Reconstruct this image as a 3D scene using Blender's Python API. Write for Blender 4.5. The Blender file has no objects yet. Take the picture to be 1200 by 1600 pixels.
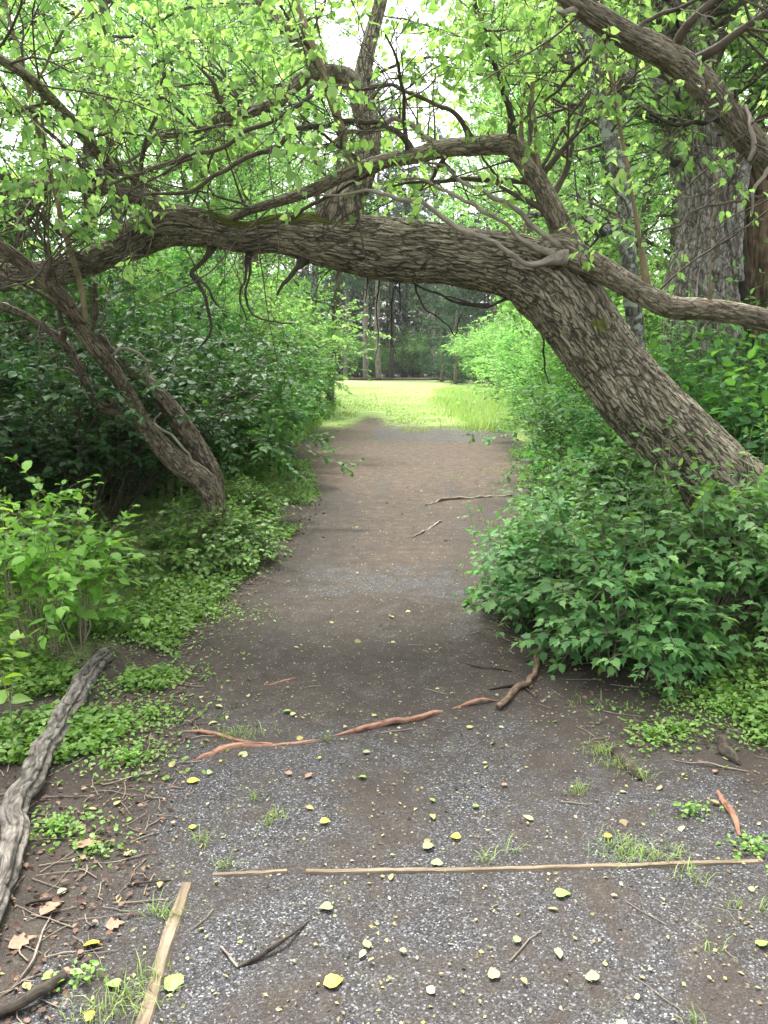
import bpy, math, numpy as np
from math import radians, sin, cos, pi
sc = bpy.context.scene
col = sc.collection

# ------------------------------------------------------------------ camera, world, sun, exposure
PITCH = radians(10.5); EYE = 1.5; FOC = 1245.0
cam = bpy.data.cameras.new("camera"); camo = bpy.data.objects.new("camera", cam); col.objects.link(camo)
camo.location = (0, 0, EYE); camo.rotation_euler = (pi/2 - PITCH, 0, 0)
cam.sensor_fit = 'VERTICAL'; cam.sensor_height = 24; cam.lens = 24*FOC/1600
cam.clip_start = 0.05; cam.clip_end = 1500
sc.camera = camo
SUN_EL, SUN_AZ = radians(62), radians(-20)      # azimuth measured from +Y towards +X
w = bpy.data.worlds.new("World"); sc.world = w; w.use_nodes = True
nt = w.node_tree; nt.nodes.clear()
sky = nt.nodes.new('ShaderNodeTexSky'); sky.sky_type = 'NISHITA'; sky.sun_disc = False
sky.sun_elevation = SUN_EL; sky.sun_rotation = SUN_AZ; sky.air_density = 1.0; sky.dust_density = 5.0; sky.ozone_density = 1.0
hs = nt.nodes.new('ShaderNodeHueSaturation'); hs.inputs['Saturation'].default_value = 0.22
bg = nt.nodes.new('ShaderNodeBackground'); bg.inputs[1].default_value = 0.15
wo = nt.nodes.new('ShaderNodeOutputWorld')
nt.links.new(sky.outputs[0], hs.inputs['Color']); nt.links.new(hs.outputs[0], bg.inputs[0]); nt.links.new(bg.outputs[0], wo.inputs[0])
sl = bpy.data.lights.new("sun", 'SUN'); sl.energy = 1.5; sl.angle = radians(12); sl.color = (1, .96, .88)
so = bpy.data.objects.new("sun", sl); col.objects.link(so)
so.rotation_euler = (pi/2 - SUN_EL, 0, pi - SUN_AZ)
so.location = (0, 0, 30)
sc.view_settings.view_transform = 'Standard'; sc.view_settings.look = 'None'
sc.view_settings.gamma = 1; sc.view_settings.exposure = 2.1
sc.render.engine = 'CYCLES'
sc.cycles.max_bounces = 8; sc.cycles.diffuse_bounces = 4; sc.cycles.transmission_bounces = 6; sc.cycles.transparent_max_bounces = 8

# ------------------------------------------------------------------ pixel to world
def at(px, py, Y):
    "world point seen at photo pixel (px,py) at distance Y in front"
    x = (px-600)/FOC; v = (800-py)/FOC
    dY = cos(PITCH) + v*sin(PITCH); dZ = -sin(PITCH) + v*cos(PITCH); t = Y/dY
    return np.array([x*t, Y, EYE + dZ*t])
def gr(px, py, z=0.0):
    x = (px-600)/FOC; v = (800-py)/FOC
    dY = cos(PITCH) + v*sin(PITCH); dZ = -sin(PITCH) + v*cos(PITCH); t = (z-EYE)/dZ
    return np.array([x*t, dY*t, z])

# ------------------------------------------------------------------ noise
def hsh(a, b, c, s):
    h = (a.astype(np.uint32)*np.uint32(374761393) + b.astype(np.uint32)*np.uint32(668265263)
         + c.astype(np.uint32)*np.uint32(2147483647) + np.uint32((s*974634777) & 0xffffffff))
    h = (h ^ (h >> np.uint32(13)))*np.uint32(1274126177)
    h = (h ^ (h >> np.uint32(16)))*np.uint32(2246822519)
    h = h ^ (h >> np.uint32(15))
    return (h & np.uint32(0xffffff)).astype(np.float64)/0xffffff
def vn(p, s=0):
    "smooth value noise, 0..1"
    p = np.asarray(p, float); i = np.floor(p).astype(np.int64); f = p-i; f = f*f*f*(f*(f*6-15)+10)
    r = 0
    for dx in (0, 1):
        for dy in (0, 1):
            for dz in (0, 1):
                wt = (f[..., 0] if dx else 1-f[..., 0])*(f[..., 1] if dy else 1-f[..., 1])*(f[..., 2] if dz else 1-f[..., 2])
                r = r + wt*hsh(i[..., 0]+dx, i[..., 1]+dy, i[..., 2]+dz, s)
    return r
def fbm(p, s=0, o=3):
    a, r, t = 1.0, 0, 0
    for k in range(o):
        r = r + a*vn(p*(2**k)+17.3*k, s+k); t += a; a *= .5
    return r/t
def sst(a, b, x):
    t = np.clip((x-a)/(b-a), 0, 1); return t*t*(3-2*t)
def nrm(v):
    return v/np.maximum(np.linalg.norm(v, axis=-1, keepdims=True), 1e-9)

# ------------------------------------------------------------------ objects
def mesh(name, V, F, mat, parent=None, base=None, attrs=None, smooth=True):
    "V (n,3) world coordinates, F list of (m,k) index arrays"
    V = np.asarray(V, float)
    if base is not None: V = V - np.asarray(base)
    me = bpy.data.meshes.new(name)
    F = [np.asarray(f) for f in F if len(f)]
    me.vertices.add(len(V)); me.vertices.foreach_set('co', V.astype(np.float32).ravel())
    loops = np.concatenate([f.ravel() for f in F]); tot = np.concatenate([np.full(len(f), f.shape[1]) for f in F])
    st = np.concatenate([[0], np.cumsum(tot)[:-1]])
    me.loops.add(len(loops)); me.loops.foreach_set('vertex_index', loops.astype(np.int32))
    me.polygons.add(len(tot)); me.polygons.foreach_set('loop_start', st.astype(np.int32)); me.polygons.foreach_set('loop_total', tot.astype(np.int32))
    me.update(calc_edges=True)
    me.polygons.foreach_set('use_smooth', np.full(len(tot), smooth))
    for k, a in (attrs or {}).items():
        a = np.asarray(a)
        if a.ndim == 1:
            at_ = me.attributes.new(k, 'FLOAT', 'POINT'); at_.data.foreach_set('value', a.astype(np.float32))
        else:
            at_ = me.attributes.new(k, 'FLOAT_VECTOR', 'POINT'); at_.data.foreach_set('vector', a.astype(np.float32).ravel())
    me.materials.append(mat)
    o = bpy.data.objects.new(name, me); col.objects.link(o)
    if parent is not None: o.parent = parent
    return o
def tag(o, label=None, cat=None, group=None, kind=None):
    if label: o['label'] = label
    if cat: o['category'] = cat
    if group: o['group'] = group
    if kind: o['kind'] = kind
    return o
def thing(name, label, cat, loc=(0, 0, 0), group=None):
    o = bpy.data.objects.new(name, None); col.objects.link(o); o.location = loc; o.empty_display_size = .2
    return tag(o, label, cat, group)
def dup(root, loc, rz=0, s=1.0, label=None, group=None):
    r = root.copy(); col.objects.link(r); r.location = loc; r.rotation_euler = (0, 0, rz)
    r.scale = (s, s, s) if np.isscalar(s) else s
    if label: r['label'] = label
    if group: r['group'] = group
    for ch in root.children:
        c = ch.copy(); col.objects.link(c); c.parent = r
    return r
class MB:
    "collects vertices/faces/attributes"
    def __init__(s): s.V = []; s.F = []; s.A = {}; s.n = 0
    def add(s, V, F, **at_):
        for f in F: s.F.append(np.asarray(f)+s.n)
        s.V.append(V); s.n += len(V)
        for k, a in at_.items(): s.A.setdefault(k, []).append(a)
        return s
    def out(s, name, mat, parent=None, base=None, smooth=True):
        by = {}
        for f in s.F:
            if len(f): by.setdefault(f.shape[1], []).append(f)
        return mesh(name, np.concatenate(s.V), [np.concatenate(v) for v in by.values()], mat, parent, base,
                    {k: np.concatenate(v) for k, v in s.A.items()}, smooth)

# ------------------------------------------------------------------ curves and tubes
def crom(P, n):
    "Catmull-Rom resample of control rows P (any columns), even by the first three columns' length"
    P = np.asarray(P, float); m = len(P)
    Q = np.vstack([2*P[0]-P[1], P, 2*P[-1]-P[-2]])
    T = np.linspace(0, m-1, max(200, n*4)); i = np.minimum(T.astype(int), m-2); t = (T-i)[:, None]
    a, b, c, d = Q[i], Q[i+1], Q[i+2], Q[i+3]
    C = .5*((2*b)+(-a+c)*t+(2*a-5*b+4*c-d)*t*t+(-a+3*b-3*c+d)*t**3)
    s = np.concatenate([[0], np.cumsum(np.linalg.norm(np.diff(C[:, :3], axis=0), axis=1))])
    u = np.linspace(0, s[-1], n)
    return np.stack([np.interp(u, s, C[:, k]) for k in range(C.shape[1])], 1), u
def frames(P):
    T = nrm(np.gradient(P, axis=0)); n = len(P)
    A = np.zeros((n, 3)); ref = np.array([0, 0, 1.]) if abs(T[0, 2]) < .9 else np.array([1., 0, 0])
    A[0] = nrm(np.cross(T[0], ref))
    for k in range(1, n): A[k] = nrm(A[k-1]-T[k]*np.dot(A[k-1], T[k]))
    return T, A, np.cross(T, A)
def sweep(ctrl, n, m, relief=0.0, fr=24, fl=5, seed=0, lump=0.05, cap=True, flute=0.0, kink=0.0):
    "ctrl rows x,y,z,radius. relief = bark furrow depth in metres. returns V,F,attrs"
    C, u = crom(ctrl, n); P = C[:, :3]; R = np.maximum(C[:, 3], .0005)
    if kink:
        e = np.minimum(1, np.minimum(u, u[-1]-u)/.1+.0)[:, None]
        P = P + kink*e*np.stack([vn(np.stack([u*5.5+seed, u*0+k*9.1, u*0], 1), seed+k)+.4*vn(np.stack([u*15+seed, u*0+k*9.1, u*0], 1), seed+k)-.7 for k in range(3)], 1)
    T, A, B = frames(P)
    ph = np.linspace(0, 2*pi, m, endpoint=False)
    rm = max(R.mean(), .01)
    ca, sa = np.cos(ph)[None], np.sin(ph)[None]
    bk = np.stack([np.broadcast_to(rm*ca, (n, m)), np.broadcast_to(rm*sa, (n, m)), np.broadcast_to(u[:, None], (n, m))], -1)
    r = R[:, None]*(1+lump*2*(fbm(bk*np.array([3.5, 3.5, 2.2])+seed*3.1, seed+5)-.5)*2)
    if flute:
        r = r*(1+flute*(vn(np.stack([2.2*ca+0*u[:, None], 2.2*sa+0*u[:, None], u[:, None]*.5+0*ca], -1)+seed, seed+9)-.5)*2)
    h = np.full((n, m), .62)
    if relief > 0:
        wq = bk + .02*(np.stack([vn(bk*12+4, seed+1), vn(bk*12+44, seed+2), 4*vn(bk*12+84, seed+3)], -1)-.5)
        q1 = wq*np.array([fr, fr, fl]); q2 = wq*np.array([fr*1.9, fr*1.9, fl*2.4])
        a = np.abs(vn(q1+seed*7.7, seed)*2-1); b = np.abs(vn(q2+seed*3.3, seed+11)*2-1)
        h = .62*sst(.0, .32, a)+.38*sst(0, .34, b)
        h = h*(.7+.3*vn(bk*np.array([60, 60, 25.]), seed+21))
        r = r + relief*(h-.6)
    V = P[:, None]+r[..., None]*(ca[..., None]*A[:, None]+sa[..., None]*B[:, None])
    V = V.reshape(-1, 3)
    i = np.arange(n-1)[:, None]*m; j = np.arange(m)[None]; j2 = (j+1) % m
    F = [np.stack([i+j, i+j2, i+m+j2, i+m+j], -1).reshape(-1, 4)]
    at_ = dict(bk=bk.reshape(-1, 3), relief=h.ravel())
    if cap:
        V = np.vstack([V, P[0]-T[0]*R[0]*.1, P[-1]+T[-1]*R[-1]*.15]); k = n*m
        jj = np.arange(m); 
        F.append(np.stack([np.full(m, k), (jj+1) % m, jj], -1)); F.append(np.stack([np.full(m, k+1), (n-1)*m+jj, (n-1)*m+(jj+1) % m], -1))
        at_['bk'] = np.vstack([at_['bk'], [[0, 0, u[0]], [0, 0, u[-1]]]]); at_['relief'] = np.append(at_['relief'], [.3, .3])
    return V, F, at_, (P, R)
def tubes(P, R, m=4):
    "many small tubes: P (N,K,3) R (N,K)"
    N, K = P.shape[:2]
    if N == 0: return np.zeros((0, 3)), []
    T = nrm(np.gradient(P, axis=1)); mt = nrm(T.mean(1))
    ref = np.where((np.abs(mt[:, 2]) < .85)[:, None], np.array([0, 0, 1.]), np.array([1., 0, 0]))[:, None]
    A = nrm(np.cross(T, np.broadcast_to(ref, T.shape))); B = np.cross(T, A)
    ph = np.linspace(0, 2*pi, m, endpoint=False)
    V = P[:, :, None]+R[:, :, None, None]*(np.cos(ph)[None, None, :, None]*A[:, :, None]+np.sin(ph)[None, None, :, None]*B[:, :, None])
    base = (np.arange(N)[:, None, None]*K+np.arange(K-1)[None, :, None])*m; j = np.arange(m)[None, None]; j2 = (j+1) % m
    F = np.stack([base+j, base+j2, base+m+j2, base+m+j], -1).reshape(-1, 4)
    return V.reshape(-1, 3), [F]
def samp(P, idx, t):
    K = P.shape[1]; x = t*(K-1); i = np.minimum(x.astype(int), K-2); f = (x-i)
    if P.ndim == 3:
        f = f[:, None]
    return P[idx, i]*(1-f)+P[idx, i+1]*f, P[idx, i+1]-P[idx, i]
def spawn(rng, P, R, n, tr=(.25, 1), ang=(35, 70), L=(.5, 1), K=6, wander=.12, grav=0., rr=.5, flat=0., rmin=.0008, taper=.3, upb=0., lt=0.):
    N = len(P); idx = np.repeat(np.arange(N), n); t = rng.uniform(tr[0], tr[1], len(idx))
    pos, tan = samp(P, idx, t); tan = nrm(tan); rad, _ = samp(R, idx, t)
    v = rng.normal(size=tan.shape); v[:, 2] *= (1-flat); v[:, 2] += upb; v = nrm(v-tan*np.sum(v*tan, 1)[:, None])
    a = np.radians(rng.uniform(ang[0], ang[1], len(idx)))[:, None]
    d = nrm(np.cos(a)*tan+np.sin(a)*v); ln = rng.uniform(L[0], L[1], len(idx))*(1-lt*t)
    out = np.zeros((len(idx), K, 3)); out[:, 0] = pos; g = np.array([0, 0, grav])
    for k in range(1, K):
        d = nrm(d+wander*rng.normal(size=d.shape)+g); out[:, k] = out[:, k-1]+d*(ln/(K-1))[:, None]
    r0 = np.maximum(rad*rr, rmin)
    return out, r0[:, None]*np.linspace(1, taper, K)[None]
# ------------------------------------------------------------------ leaves
def tmpl(kind):
    if kind == 'fold':
        V = [(0, 0, 0), (-.31, .42, .09), (0, 1, -.03), (.31, .42, .09)]; F = [[(0, 2, 1), (0, 3, 2)]]
    elif kind == 'oval':
        V = [(0, 0, 0), (-.27, .22, .05), (-.31, .5, .07), (-.17, .78, .03), (0, 1, -.1), (.17, .78, .03), (.31, .5, .07), (.27, .22, .05), (0, .35, .0), (0, .7, -.02)]
        F = [[(0, 8, 1), (0, 7, 8), (9, 4, 3), (9, 5, 4)], [(8, 9, 3, 2), (8, 7, 6, 9)], [(1, 8, 2)], [(9, 6, 5)]]
    elif kind == 'heart':
        V = [(0, 0, 0), (-.2, -.07, .02), (-.38, .1, .06), (-.4, .36, .07), (-.2, .72, .02), (0, 1.05, -.12), (.2, .72, .02), (.4, .36, .07), (.38, .1, .06), (.2, -.07, .02), (0, .35, 0), (0, .7, -.03)]
        F = [[(0, 2, 1), (0, 9, 8), (11, 5, 4), (11, 6, 5)], [(0, 10, 3, 2), (10, 11, 4, 3), (0, 8, 7, 10), (10, 7, 6, 11)]]
    elif kind == 'tooth':
        V = [(0, 0, 0), (-.16, .1, .03), (-.36, .34, .07), (-.24, .42, .05), (-.29, .66, .05), (-.12, .7, .02), (0, 1.05, -.1),
             (.12, .7, .02), (.29, .66, .05), (.24, .42, .05), (.36, .34, .07), (.16, .1, .03), (0, .36, 0), (0, .68, -.03)]
        F = [[(0, 12, 1), (0, 11, 12), (12, 2, 1), (12, 3, 2), (12, 11, 10), (12, 10, 9), (13, 5, 4), (13, 8, 7), (13, 6, 5), (13, 7, 6)], [(12, 13, 4, 3), (12, 9, 8, 13)]]
    elif kind == 'needle':
        V = [(-.04, 0, 0), (.04, 0, 0), (.05, 1, -.1), (-.05, 1, -.1), (-.1, .4, .12), (.1, .5, -.12)]; F = [[(0, 1, 2, 3)], [(0, 5, 2), (1, 3, 4)]]
    V = np.array(V, float); return V, [np.array(f) for f in F]
TM = {k: tmpl(k) for k in ('fold', 'oval', 'heart', 'tooth', 'needle')}
def leafset(kind, P, D, N, S, rng, wid=1.0, tint=None):
    TV, TF = TM[kind]; D = nrm(D); X = nrm(np.cross(D, N)); Z = np.cross(X, D)
    S = np.broadcast_to(S, (len(P),))
    W = S*wid*rng.uniform(.85, 1.15, len(P))
    V = P[:, None]+TV[None, :, 0:1]*(X*W[:, None])[:, None]+TV[None, :, 1:2]*(D*S[:, None])[:, None]+TV[None, :, 2:3]*(Z*S[:, None])[:, None]*rng.uniform(.3, 1.7, len(P))[:, None, None]
    k = len(TV); off = (np.arange(len(P))*k)[:, None, None]
    F = [(f[None]+off).reshape(-1, f.shape[1]) for f in TF]
    ti = rng.uniform(0, 1, len(P)) if tint is None else np.clip(tint, 0, 1)
    return V.reshape(-1, 3), F, dict(tint=np.repeat(ti, k))
def pairs(rng, P, m, size, tr=(.15, 1), droop=.25, jit=.3, spread=(45, 75), petiole=.15, kind='oval', nj=.35, wid=1.0, tipbright=0, tint0=.5, tintv=.25, alt=False):
    "opposite leaves in pairs along every path"
    N = len(P); ts = np.linspace(tr[0], tr[1], m); idx = np.repeat(np.arange(N), m); t = np.tile(ts, N)
    t = np.clip(t+rng.uniform(-.3, .3, len(t))/max(m, 1)*(tr[1]-tr[0]), 0, .999)
    pos, tan = samp(P, idx, t); tan = nrm(tan)
    side = np.cross(tan, np.array([0, 0, 1.])); bad = np.linalg.norm(side, axis=1) < .35
    side[bad] = rng.normal(size=(bad.sum(), 3)); side = nrm(side-tan*np.sum(side*tan, 1)[:, None])
    rot = rng.uniform(0, 2*pi, len(idx)); vert = np.abs(tan[:, 2]) > .7
    b2 = np.cross(tan, side); side = np.where(vert[:, None], np.cos(rot)[:, None]*side+np.sin(rot)[:, None]*b2, side)
    out = MB()
    for sg in (-1, 1):
        k = rng.random(len(idx)) < (.55 if alt else .93)
        a = np.radians(rng.uniform(spread[0], spread[1], k.sum()))[:, None]
        d = nrm(np.cos(a)*tan[k]+sg*np.sin(a)*side[k]+rng.normal(size=(k.sum(), 3))*jit*.5+np.array([0, 0, -droop]))
        s = size*rng.uniform(.42, 1.3, k.sum())*(1-.35*np.maximum(0, t[k]-.7)/.3)
        n_ = nrm(np.array([0, 0, 1.])+rng.normal(size=(k.sum(), 3))*nj)
        ti = tint0+tintv*rng.normal(size=k.sum())+tipbright*np.maximum(0, t[k]-.6)
        out.add(*(lambda q: (q[0], q[1]))(r := leafset(kind, pos[k]+d*(s*petiole)[:, None], d, n_, s, rng, wid, ti)), **r[2])
    # terminal leaf
    e = P[:, -1]; d = nrm(P[:, -1]-P[:, -2]+np.array([0, 0, -droop*.1])); s = size*rng.uniform(.5, .9, N)
    r = leafset(kind, e, d, nrm(np.array([0, 0, 1.])+rng.normal(size=(N, 3))*nj), s, rng, wid, tint0+tipbright*.5+tintv*rng.normal(size=N))
    out.add(r[0], r[1], **r[2])
    return out

# ------------------------------------------------------------------ materials
def newmat(name):
    m = bpy.data.materials.new(name); m.use_nodes = True; t = m.node_tree; t.nodes.clear()
    return m, t, (lambda k, **kw: mk(t, k, **kw)), t.links.new
def mk(t, k, **kw):
    n = t.nodes.new('ShaderNode'+k)
    for a, v in kw.items():
        if a.startswith('i_'): n.inputs[a[2:].replace('_', ' ')].default_value = v
        else: setattr(n, a, v)
    return n
def ramp(t, stops, interp='LINEAR'):
    n = t.nodes.new('ShaderNodeValToRGB'); n.color_ramp.interpolation = interp; e = n.color_ramp.elements
    while len(e) < len(stops): e.new(.5)
    for q, (p, c) in zip(e, stops): q.position = p; q.color = (*c, 1) if len(c) == 3 else c
    return n
def leafmat(name, dark, mid, light, trans=.45, tr_mul=(1.3, 1.35, .5), rough=.45, spec=.35):
    m, t, N, L = newmat(name)
    a = N('Attribute', attribute_name='tint'); oi = N('ObjectInfo')
    r = ramp(t, [(0, dark), (.5, mid), (1, light)]); L(a.outputs['Fac'], r.inputs[0])
    h = N('HueSaturation'); mr = N('MapRange'); mr.inputs['To Min'].default_value = .485; mr.inputs['To Max'].default_value = .515
    L(oi.outputs['Random'], mr.inputs['Value']); L(mr.outputs[0], h.inputs['Hue']); L(r.outputs[0], h.inputs['Color'])
    mv = N('MapRange'); mv.inputs['To Min'].default_value = .85; mv.inputs['To Max'].default_value = 1.2
    L(oi.outputs['Random'], mv.inputs['Value']); L(mv.outputs[0], h.inputs['Value'])
    p = N('BsdfPrincipled'); p.inputs['Roughness'].default_value = rough; p.inputs['Specular IOR Level'].default_value = spec
    L(h.outputs[0], p.inputs['Base Color'])
    tr = N('BsdfTranslucent'); mx = N('MixRGB', blend_type='MULTIPLY'); mx.inputs[0].default_value = 1; mx.inputs[2].default_value = (*tr_mul, 1)
    L(h.outputs[0], mx.inputs[1]); L(mx.outputs[0], tr.inputs[0])
    ms = N('MixShader'); ms.inputs[0].default_value = trans; L(p.outputs[0], ms.inputs[1]); L(tr.outputs[0], ms.inputs[2])
    o = N('OutputMaterial'); L(ms.outputs[0], o.inputs[0]); return m
M = {}
M['leaf_arch'] = leafmat('leaf_arch', (.15, .31, .09), (.26, .47, .15), (.42, .62, .25), .6, (1.15, 1.2, .75), .55, .2)
M['leaf_forest'] = leafmat('leaf_forest', (.12, .27, .085), (.23, .43, .14), (.37, .57, .22), .55, (1.15, 1.2, .8), .55, .2)
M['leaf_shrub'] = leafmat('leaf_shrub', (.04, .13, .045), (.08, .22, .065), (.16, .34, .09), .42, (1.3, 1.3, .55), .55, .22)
M['leaf_dark'] = leafmat('leaf_dark', (.022, .065, .024), (.042, .115, .038), (.085, .18, .055), .33, (1.2, 1.3, .5), .5, .25)  # dark green leaf, lowered further to put the left hollow's shade into the colour
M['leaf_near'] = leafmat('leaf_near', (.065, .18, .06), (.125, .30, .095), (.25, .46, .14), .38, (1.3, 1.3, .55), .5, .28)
M['leaf_lime'] = leafmat('leaf_lime', (.12, .25, .045), (.21, .39, .065), (.34, .52, .11), .45, (1.3, 1.25, .5))
M['leaf_cover'] = leafmat('leaf_cover', (.07, .16, .035), (.14, .28, .05), (.24, .39, .09), .35, (1.3, 1.3, .5))
M['needle_blue'] = leafmat('needle_blue', (.05, .10, .065), (.08, .15, .095), (.12, .2, .12), .2, (1.1, 1.2, .8), .6, .2)
M['needle_dark'] = leafmat('needle_dark', (.02, .05, .03), (.035, .08, .04), (.06, .12, .055), .15, (1.1, 1.2, .6), .6, .2)
M['grass'] = leafmat('grass', (.16, .26, .07), (.29, .42, .13), (.45, .53, .22), .35, (1.15, 1.15, .7), .5, .2)
def barkmat(name, furrow, mid, ridge, sc_=(38, 38, 8), bump=.5, moss=True, lichen=0., attr=True, plate=None):
    m, t, N, L = newmat(name)
    if attr: c = N('Attribute', attribute_name='bk'); vec = c.outputs['Vector']
    else: c = N('TexCoord'); vec = c.outputs['Object']
    mp = N('Mapping'); mp.inputs['Scale'].default_value = sc_; L(vec, mp.inputs[0])
    n1 = N('TexNoise'); n1.inputs['Scale'].default_value = 1; n1.inputs['Detail'].default_value = 8; n1.inputs['Roughness'].default_value = .65; n1.inputs['Distortion'].default_value = .8; L(mp.outputs[0], n1.inputs[0])
    n2 = N('TexNoise'); n2.inputs['Scale'].default_value = 5; n2.inputs['Detail'].default_value = 4; L(vec, n2.inputs[0])
    r = ramp(t, [(.3, furrow), (.5, mid), (.72, ridge)])
    if attr:
        ra = N('Attribute', attribute_name='relief'); mx = N('Math', operation='MULTIPLY_ADD'); mx.inputs[1].default_value = .38; L(ra.outputs['Fac'], mx.inputs[0])
        sb = N('Math', operation='SUBTRACT'); sb.inputs[1].default_value = .22; L(n1.outputs[0], sb.inputs[0]); L(sb.outputs[0], mx.inputs[2]); L(mx.outputs[0], r.inputs[0])
    else: L(n1.outputs[0], r.inputs[0])
    hgt = n1.outputs[0]; rc = r.outputs[0]
    if plate:
        wn = N('TexNoise'); wn.inputs['Scale'].default_value = 13; wn.inputs['Detail'].default_value = 3; L(vec, wn.inputs[0])
        wm = N('VectorMath', operation='MULTIPLY_ADD'); L(wn.outputs['Color'], wm.inputs[0]); wm.inputs[1].default_value = (.045, .045, .14); L(vec, wm.inputs[2])
        mp2 = N('Mapping'); mp2.inputs['Scale'].default_value = plate; L(wm.outputs[0], mp2.inputs[0])
        vo = N('TexVoronoi', feature='DISTANCE_TO_EDGE'); vo.inputs['Scale'].default_value = 1; L(mp2.outputs[0], vo.inputs[0])
        fr_ = N('MapRange', interpolation_type='SMOOTHSTEP'); fr_.inputs['From Min'].default_value = .0; fr_.inputs['From Max'].default_value = .11; L(vo.outputs['Distance'], fr_.inputs[0])
        mf = N('MixRGB'); L(fr_.outputs[0], mf.inputs[0]); mf.inputs[1].default_value = (*furrow, 1); L(rc, mf.inputs[2]); rc = mf.outputs[0]
        hm = N('Math', operation='MULTIPLY_ADD'); L(fr_.outputs[0], hm.inputs[0]); hm.inputs[1].default_value = 1.3; L(n1.outputs[0], hm.inputs[2]); hgt = hm.outputs[0]
    hv = N('HueSaturation'); mr = N('MapRange'); mr.inputs['From Min'].default_value = .3; mr.inputs['From Max'].default_value = .7; mr.inputs['To Min'].default_value = .7; mr.inputs['To Max'].default_value = 1.3
    L(n2.outputs[0], mr.inputs[0]); L(mr.outputs[0], hv.inputs['Value']); L(rc, hv.inputs['Color']); out = hv.outputs[0]
    if lichen:
        n3 = N('TexNoise'); n3.inputs['Scale'].default_value = 14; n3.inputs['Detail'].default_value = 6; L(vec, n3.inputs[0])
        rl = ramp(t, [(.55-.1*lichen, (0, 0, 0)), (.62-.08*lichen, (1, 1, 1))]); L(n3.outputs[0], rl.inputs[0])
        mm = N('MixRGB'); L(rl.outputs[0], mm.inputs[0]); L(out, mm.inputs[1]); mm.inputs[2].default_value = (.30, .33, .27, 1); out = mm.outputs[0]
    if moss:
        ma = N('Attribute', attribute_name='moss'); nm = N('TexNoise'); nm.inputs['Scale'].default_value = 30; nm.inputs['Detail'].default_value = 5; L(vec, nm.inputs[0])
        ad = N('Math', operation='ADD'); L(ma.outputs['Fac'], ad.inputs[0]); L(nm.outputs[0], ad.inputs[1])
        rm = ramp(t, [(.72, (0, 0, 0)), (.95, (1, 1, 1))]); L(ad.outputs[0], rm.inputs[0])
        mc = N('MixRGB'); L(rm.outputs[0], mc.inputs[0]); L(out, mc.inputs[1]); mc.inputs[2].default_value = (.10, .115, .018, 1); out = mc.outputs[0]
    p = N('BsdfPrincipled'); p.inputs['Roughness'].default_value = .85; p.inputs['Specular IOR Level'].default_value = .25; L(out, p.inputs['Base Color'])
    b = N('Bump'); b.inputs['Strength'].default_value = bump; b.inputs['Distance'].default_value = .008; L(hgt, b.inputs['Height']); L(b.outputs[0], p.inputs['Normal'])
    o = N('OutputMaterial'); L(p.outputs[0], o.inputs[0]); return m
M['bark_arch'] = barkmat('bark_arch', (.062, .053, .036), (.195, .170, .115), (.385, .345, .245), (75, 75, 14), .8, plate=(40, 40, 4.2))
M['bark_limb'] = barkmat('bark_limb', (.072, .061, .042), (.195, .168, .115), (.34, .30, .21), (60, 60, 16), .5, plate=(60, 60, 6))
M['bark_old'] = barkmat('bark_old', (.10, .088, .076), (.24, .215, .185), (.44, .40, .36), (28, 28, 9), .8, plate=(20, 20, 6))
M['bark_slim'] = barkmat('bark_slim', (.03, .028, .024), (.10, .095, .08), (.22, .21, .19), (50, 50, 18), .7, True, .6)
M['bark_left'] = barkmat('bark_left', (.06, .048, .035), (.155, .125, .09), (.30, .25, .18), (50, 50, 11), .7, plate=(50, 50, 7))
M['bark_log'] = barkmat('bark_log', (.03, .026, .022), (.11, .098, .083), (.24, .22, .19), (70, 70, 22), .9, True)
M['bark_forest'] = barkmat('bark_forest', (.04, .035, .028), (.11, .095, .075), (.19, .17, .14), (14, 14, 4), .6, False, 0, False)
M['bark_pine'] = barkmat('bark_pine', (.10, .085, .07), (.20, .175, .15), (.30, .265, .23), (9, 9, 3), .6, False, 0, False)
M['bark_dark'] = barkmat('bark_dark', (.025, .02, .016), (.05, .042, .034), (.085, .075, .06), (12, 12, 3), .5, False, 0, False)
M['sucker'] = barkmat('sucker', (.14, .11, .065), (.24, .19, .115), (.33, .27, .17), (40, 40, 14), .3, False)
M['deadwood'] = barkmat('deadwood', (.13, .105, .08), (.26, .22, .175), (.40, .36, .30), (50, 50, 9), .4, False)
M['rotwood'] = barkmat('rotwood', (.05, .034, .022), (.15, .10, .062), (.27, .20, .13), (70, 70, 5), .9, False)
M['peeled'] = barkmat('peeled', (.12, .06, .04), (.27, .14, .09), (.38, .23, .16), (60, 60, 12), .4, False)
M['plank'] = barkmat('plank', (.07, .052, .035), (.17, .13, .085), (.29, .235, .165), (120, 120, 6), .6, False)
M['darkstick'] = barkmat('darkstick', (.02, .016, .012), (.05, .04, .03), (.10, .085, .065), (60, 60, 16), .5, False)
def flat(name, c, rough=.8, var=.25, scale=30, attr=None, stops=None):
    m, t, N, L = newmat(name)
    if stops:
        a = N('Attribute', attribute_name='tint'); r = ramp(t, stops); L(a.outputs['Fac'], r.inputs[0]); out = r.outputs[0]
    else:
        tc = N('TexCoord'); n = N('TexNoise'); n.inputs['Scale'].default_value = scale; n.inputs['Detail'].default_value = 5; L(tc.outputs['Object'], n.inputs[0])
        r = ramp(t, [(.3, tuple(x*(1-var) for x in c)), (.7, tuple(min(1, x*(1+var)) for x in c))]); L(n.outputs[0], r.inputs[0]); out = r.outputs[0]
    p = N('BsdfPrincipled'); p.inputs['Roughness'].default_value = rough; p.inputs['Specular IOR Level'].default_value = .3; L(out, p.inputs['Base Color'])
    o = N('OutputMaterial'); L(p.outputs[0], o.inputs[0]); return m
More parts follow.
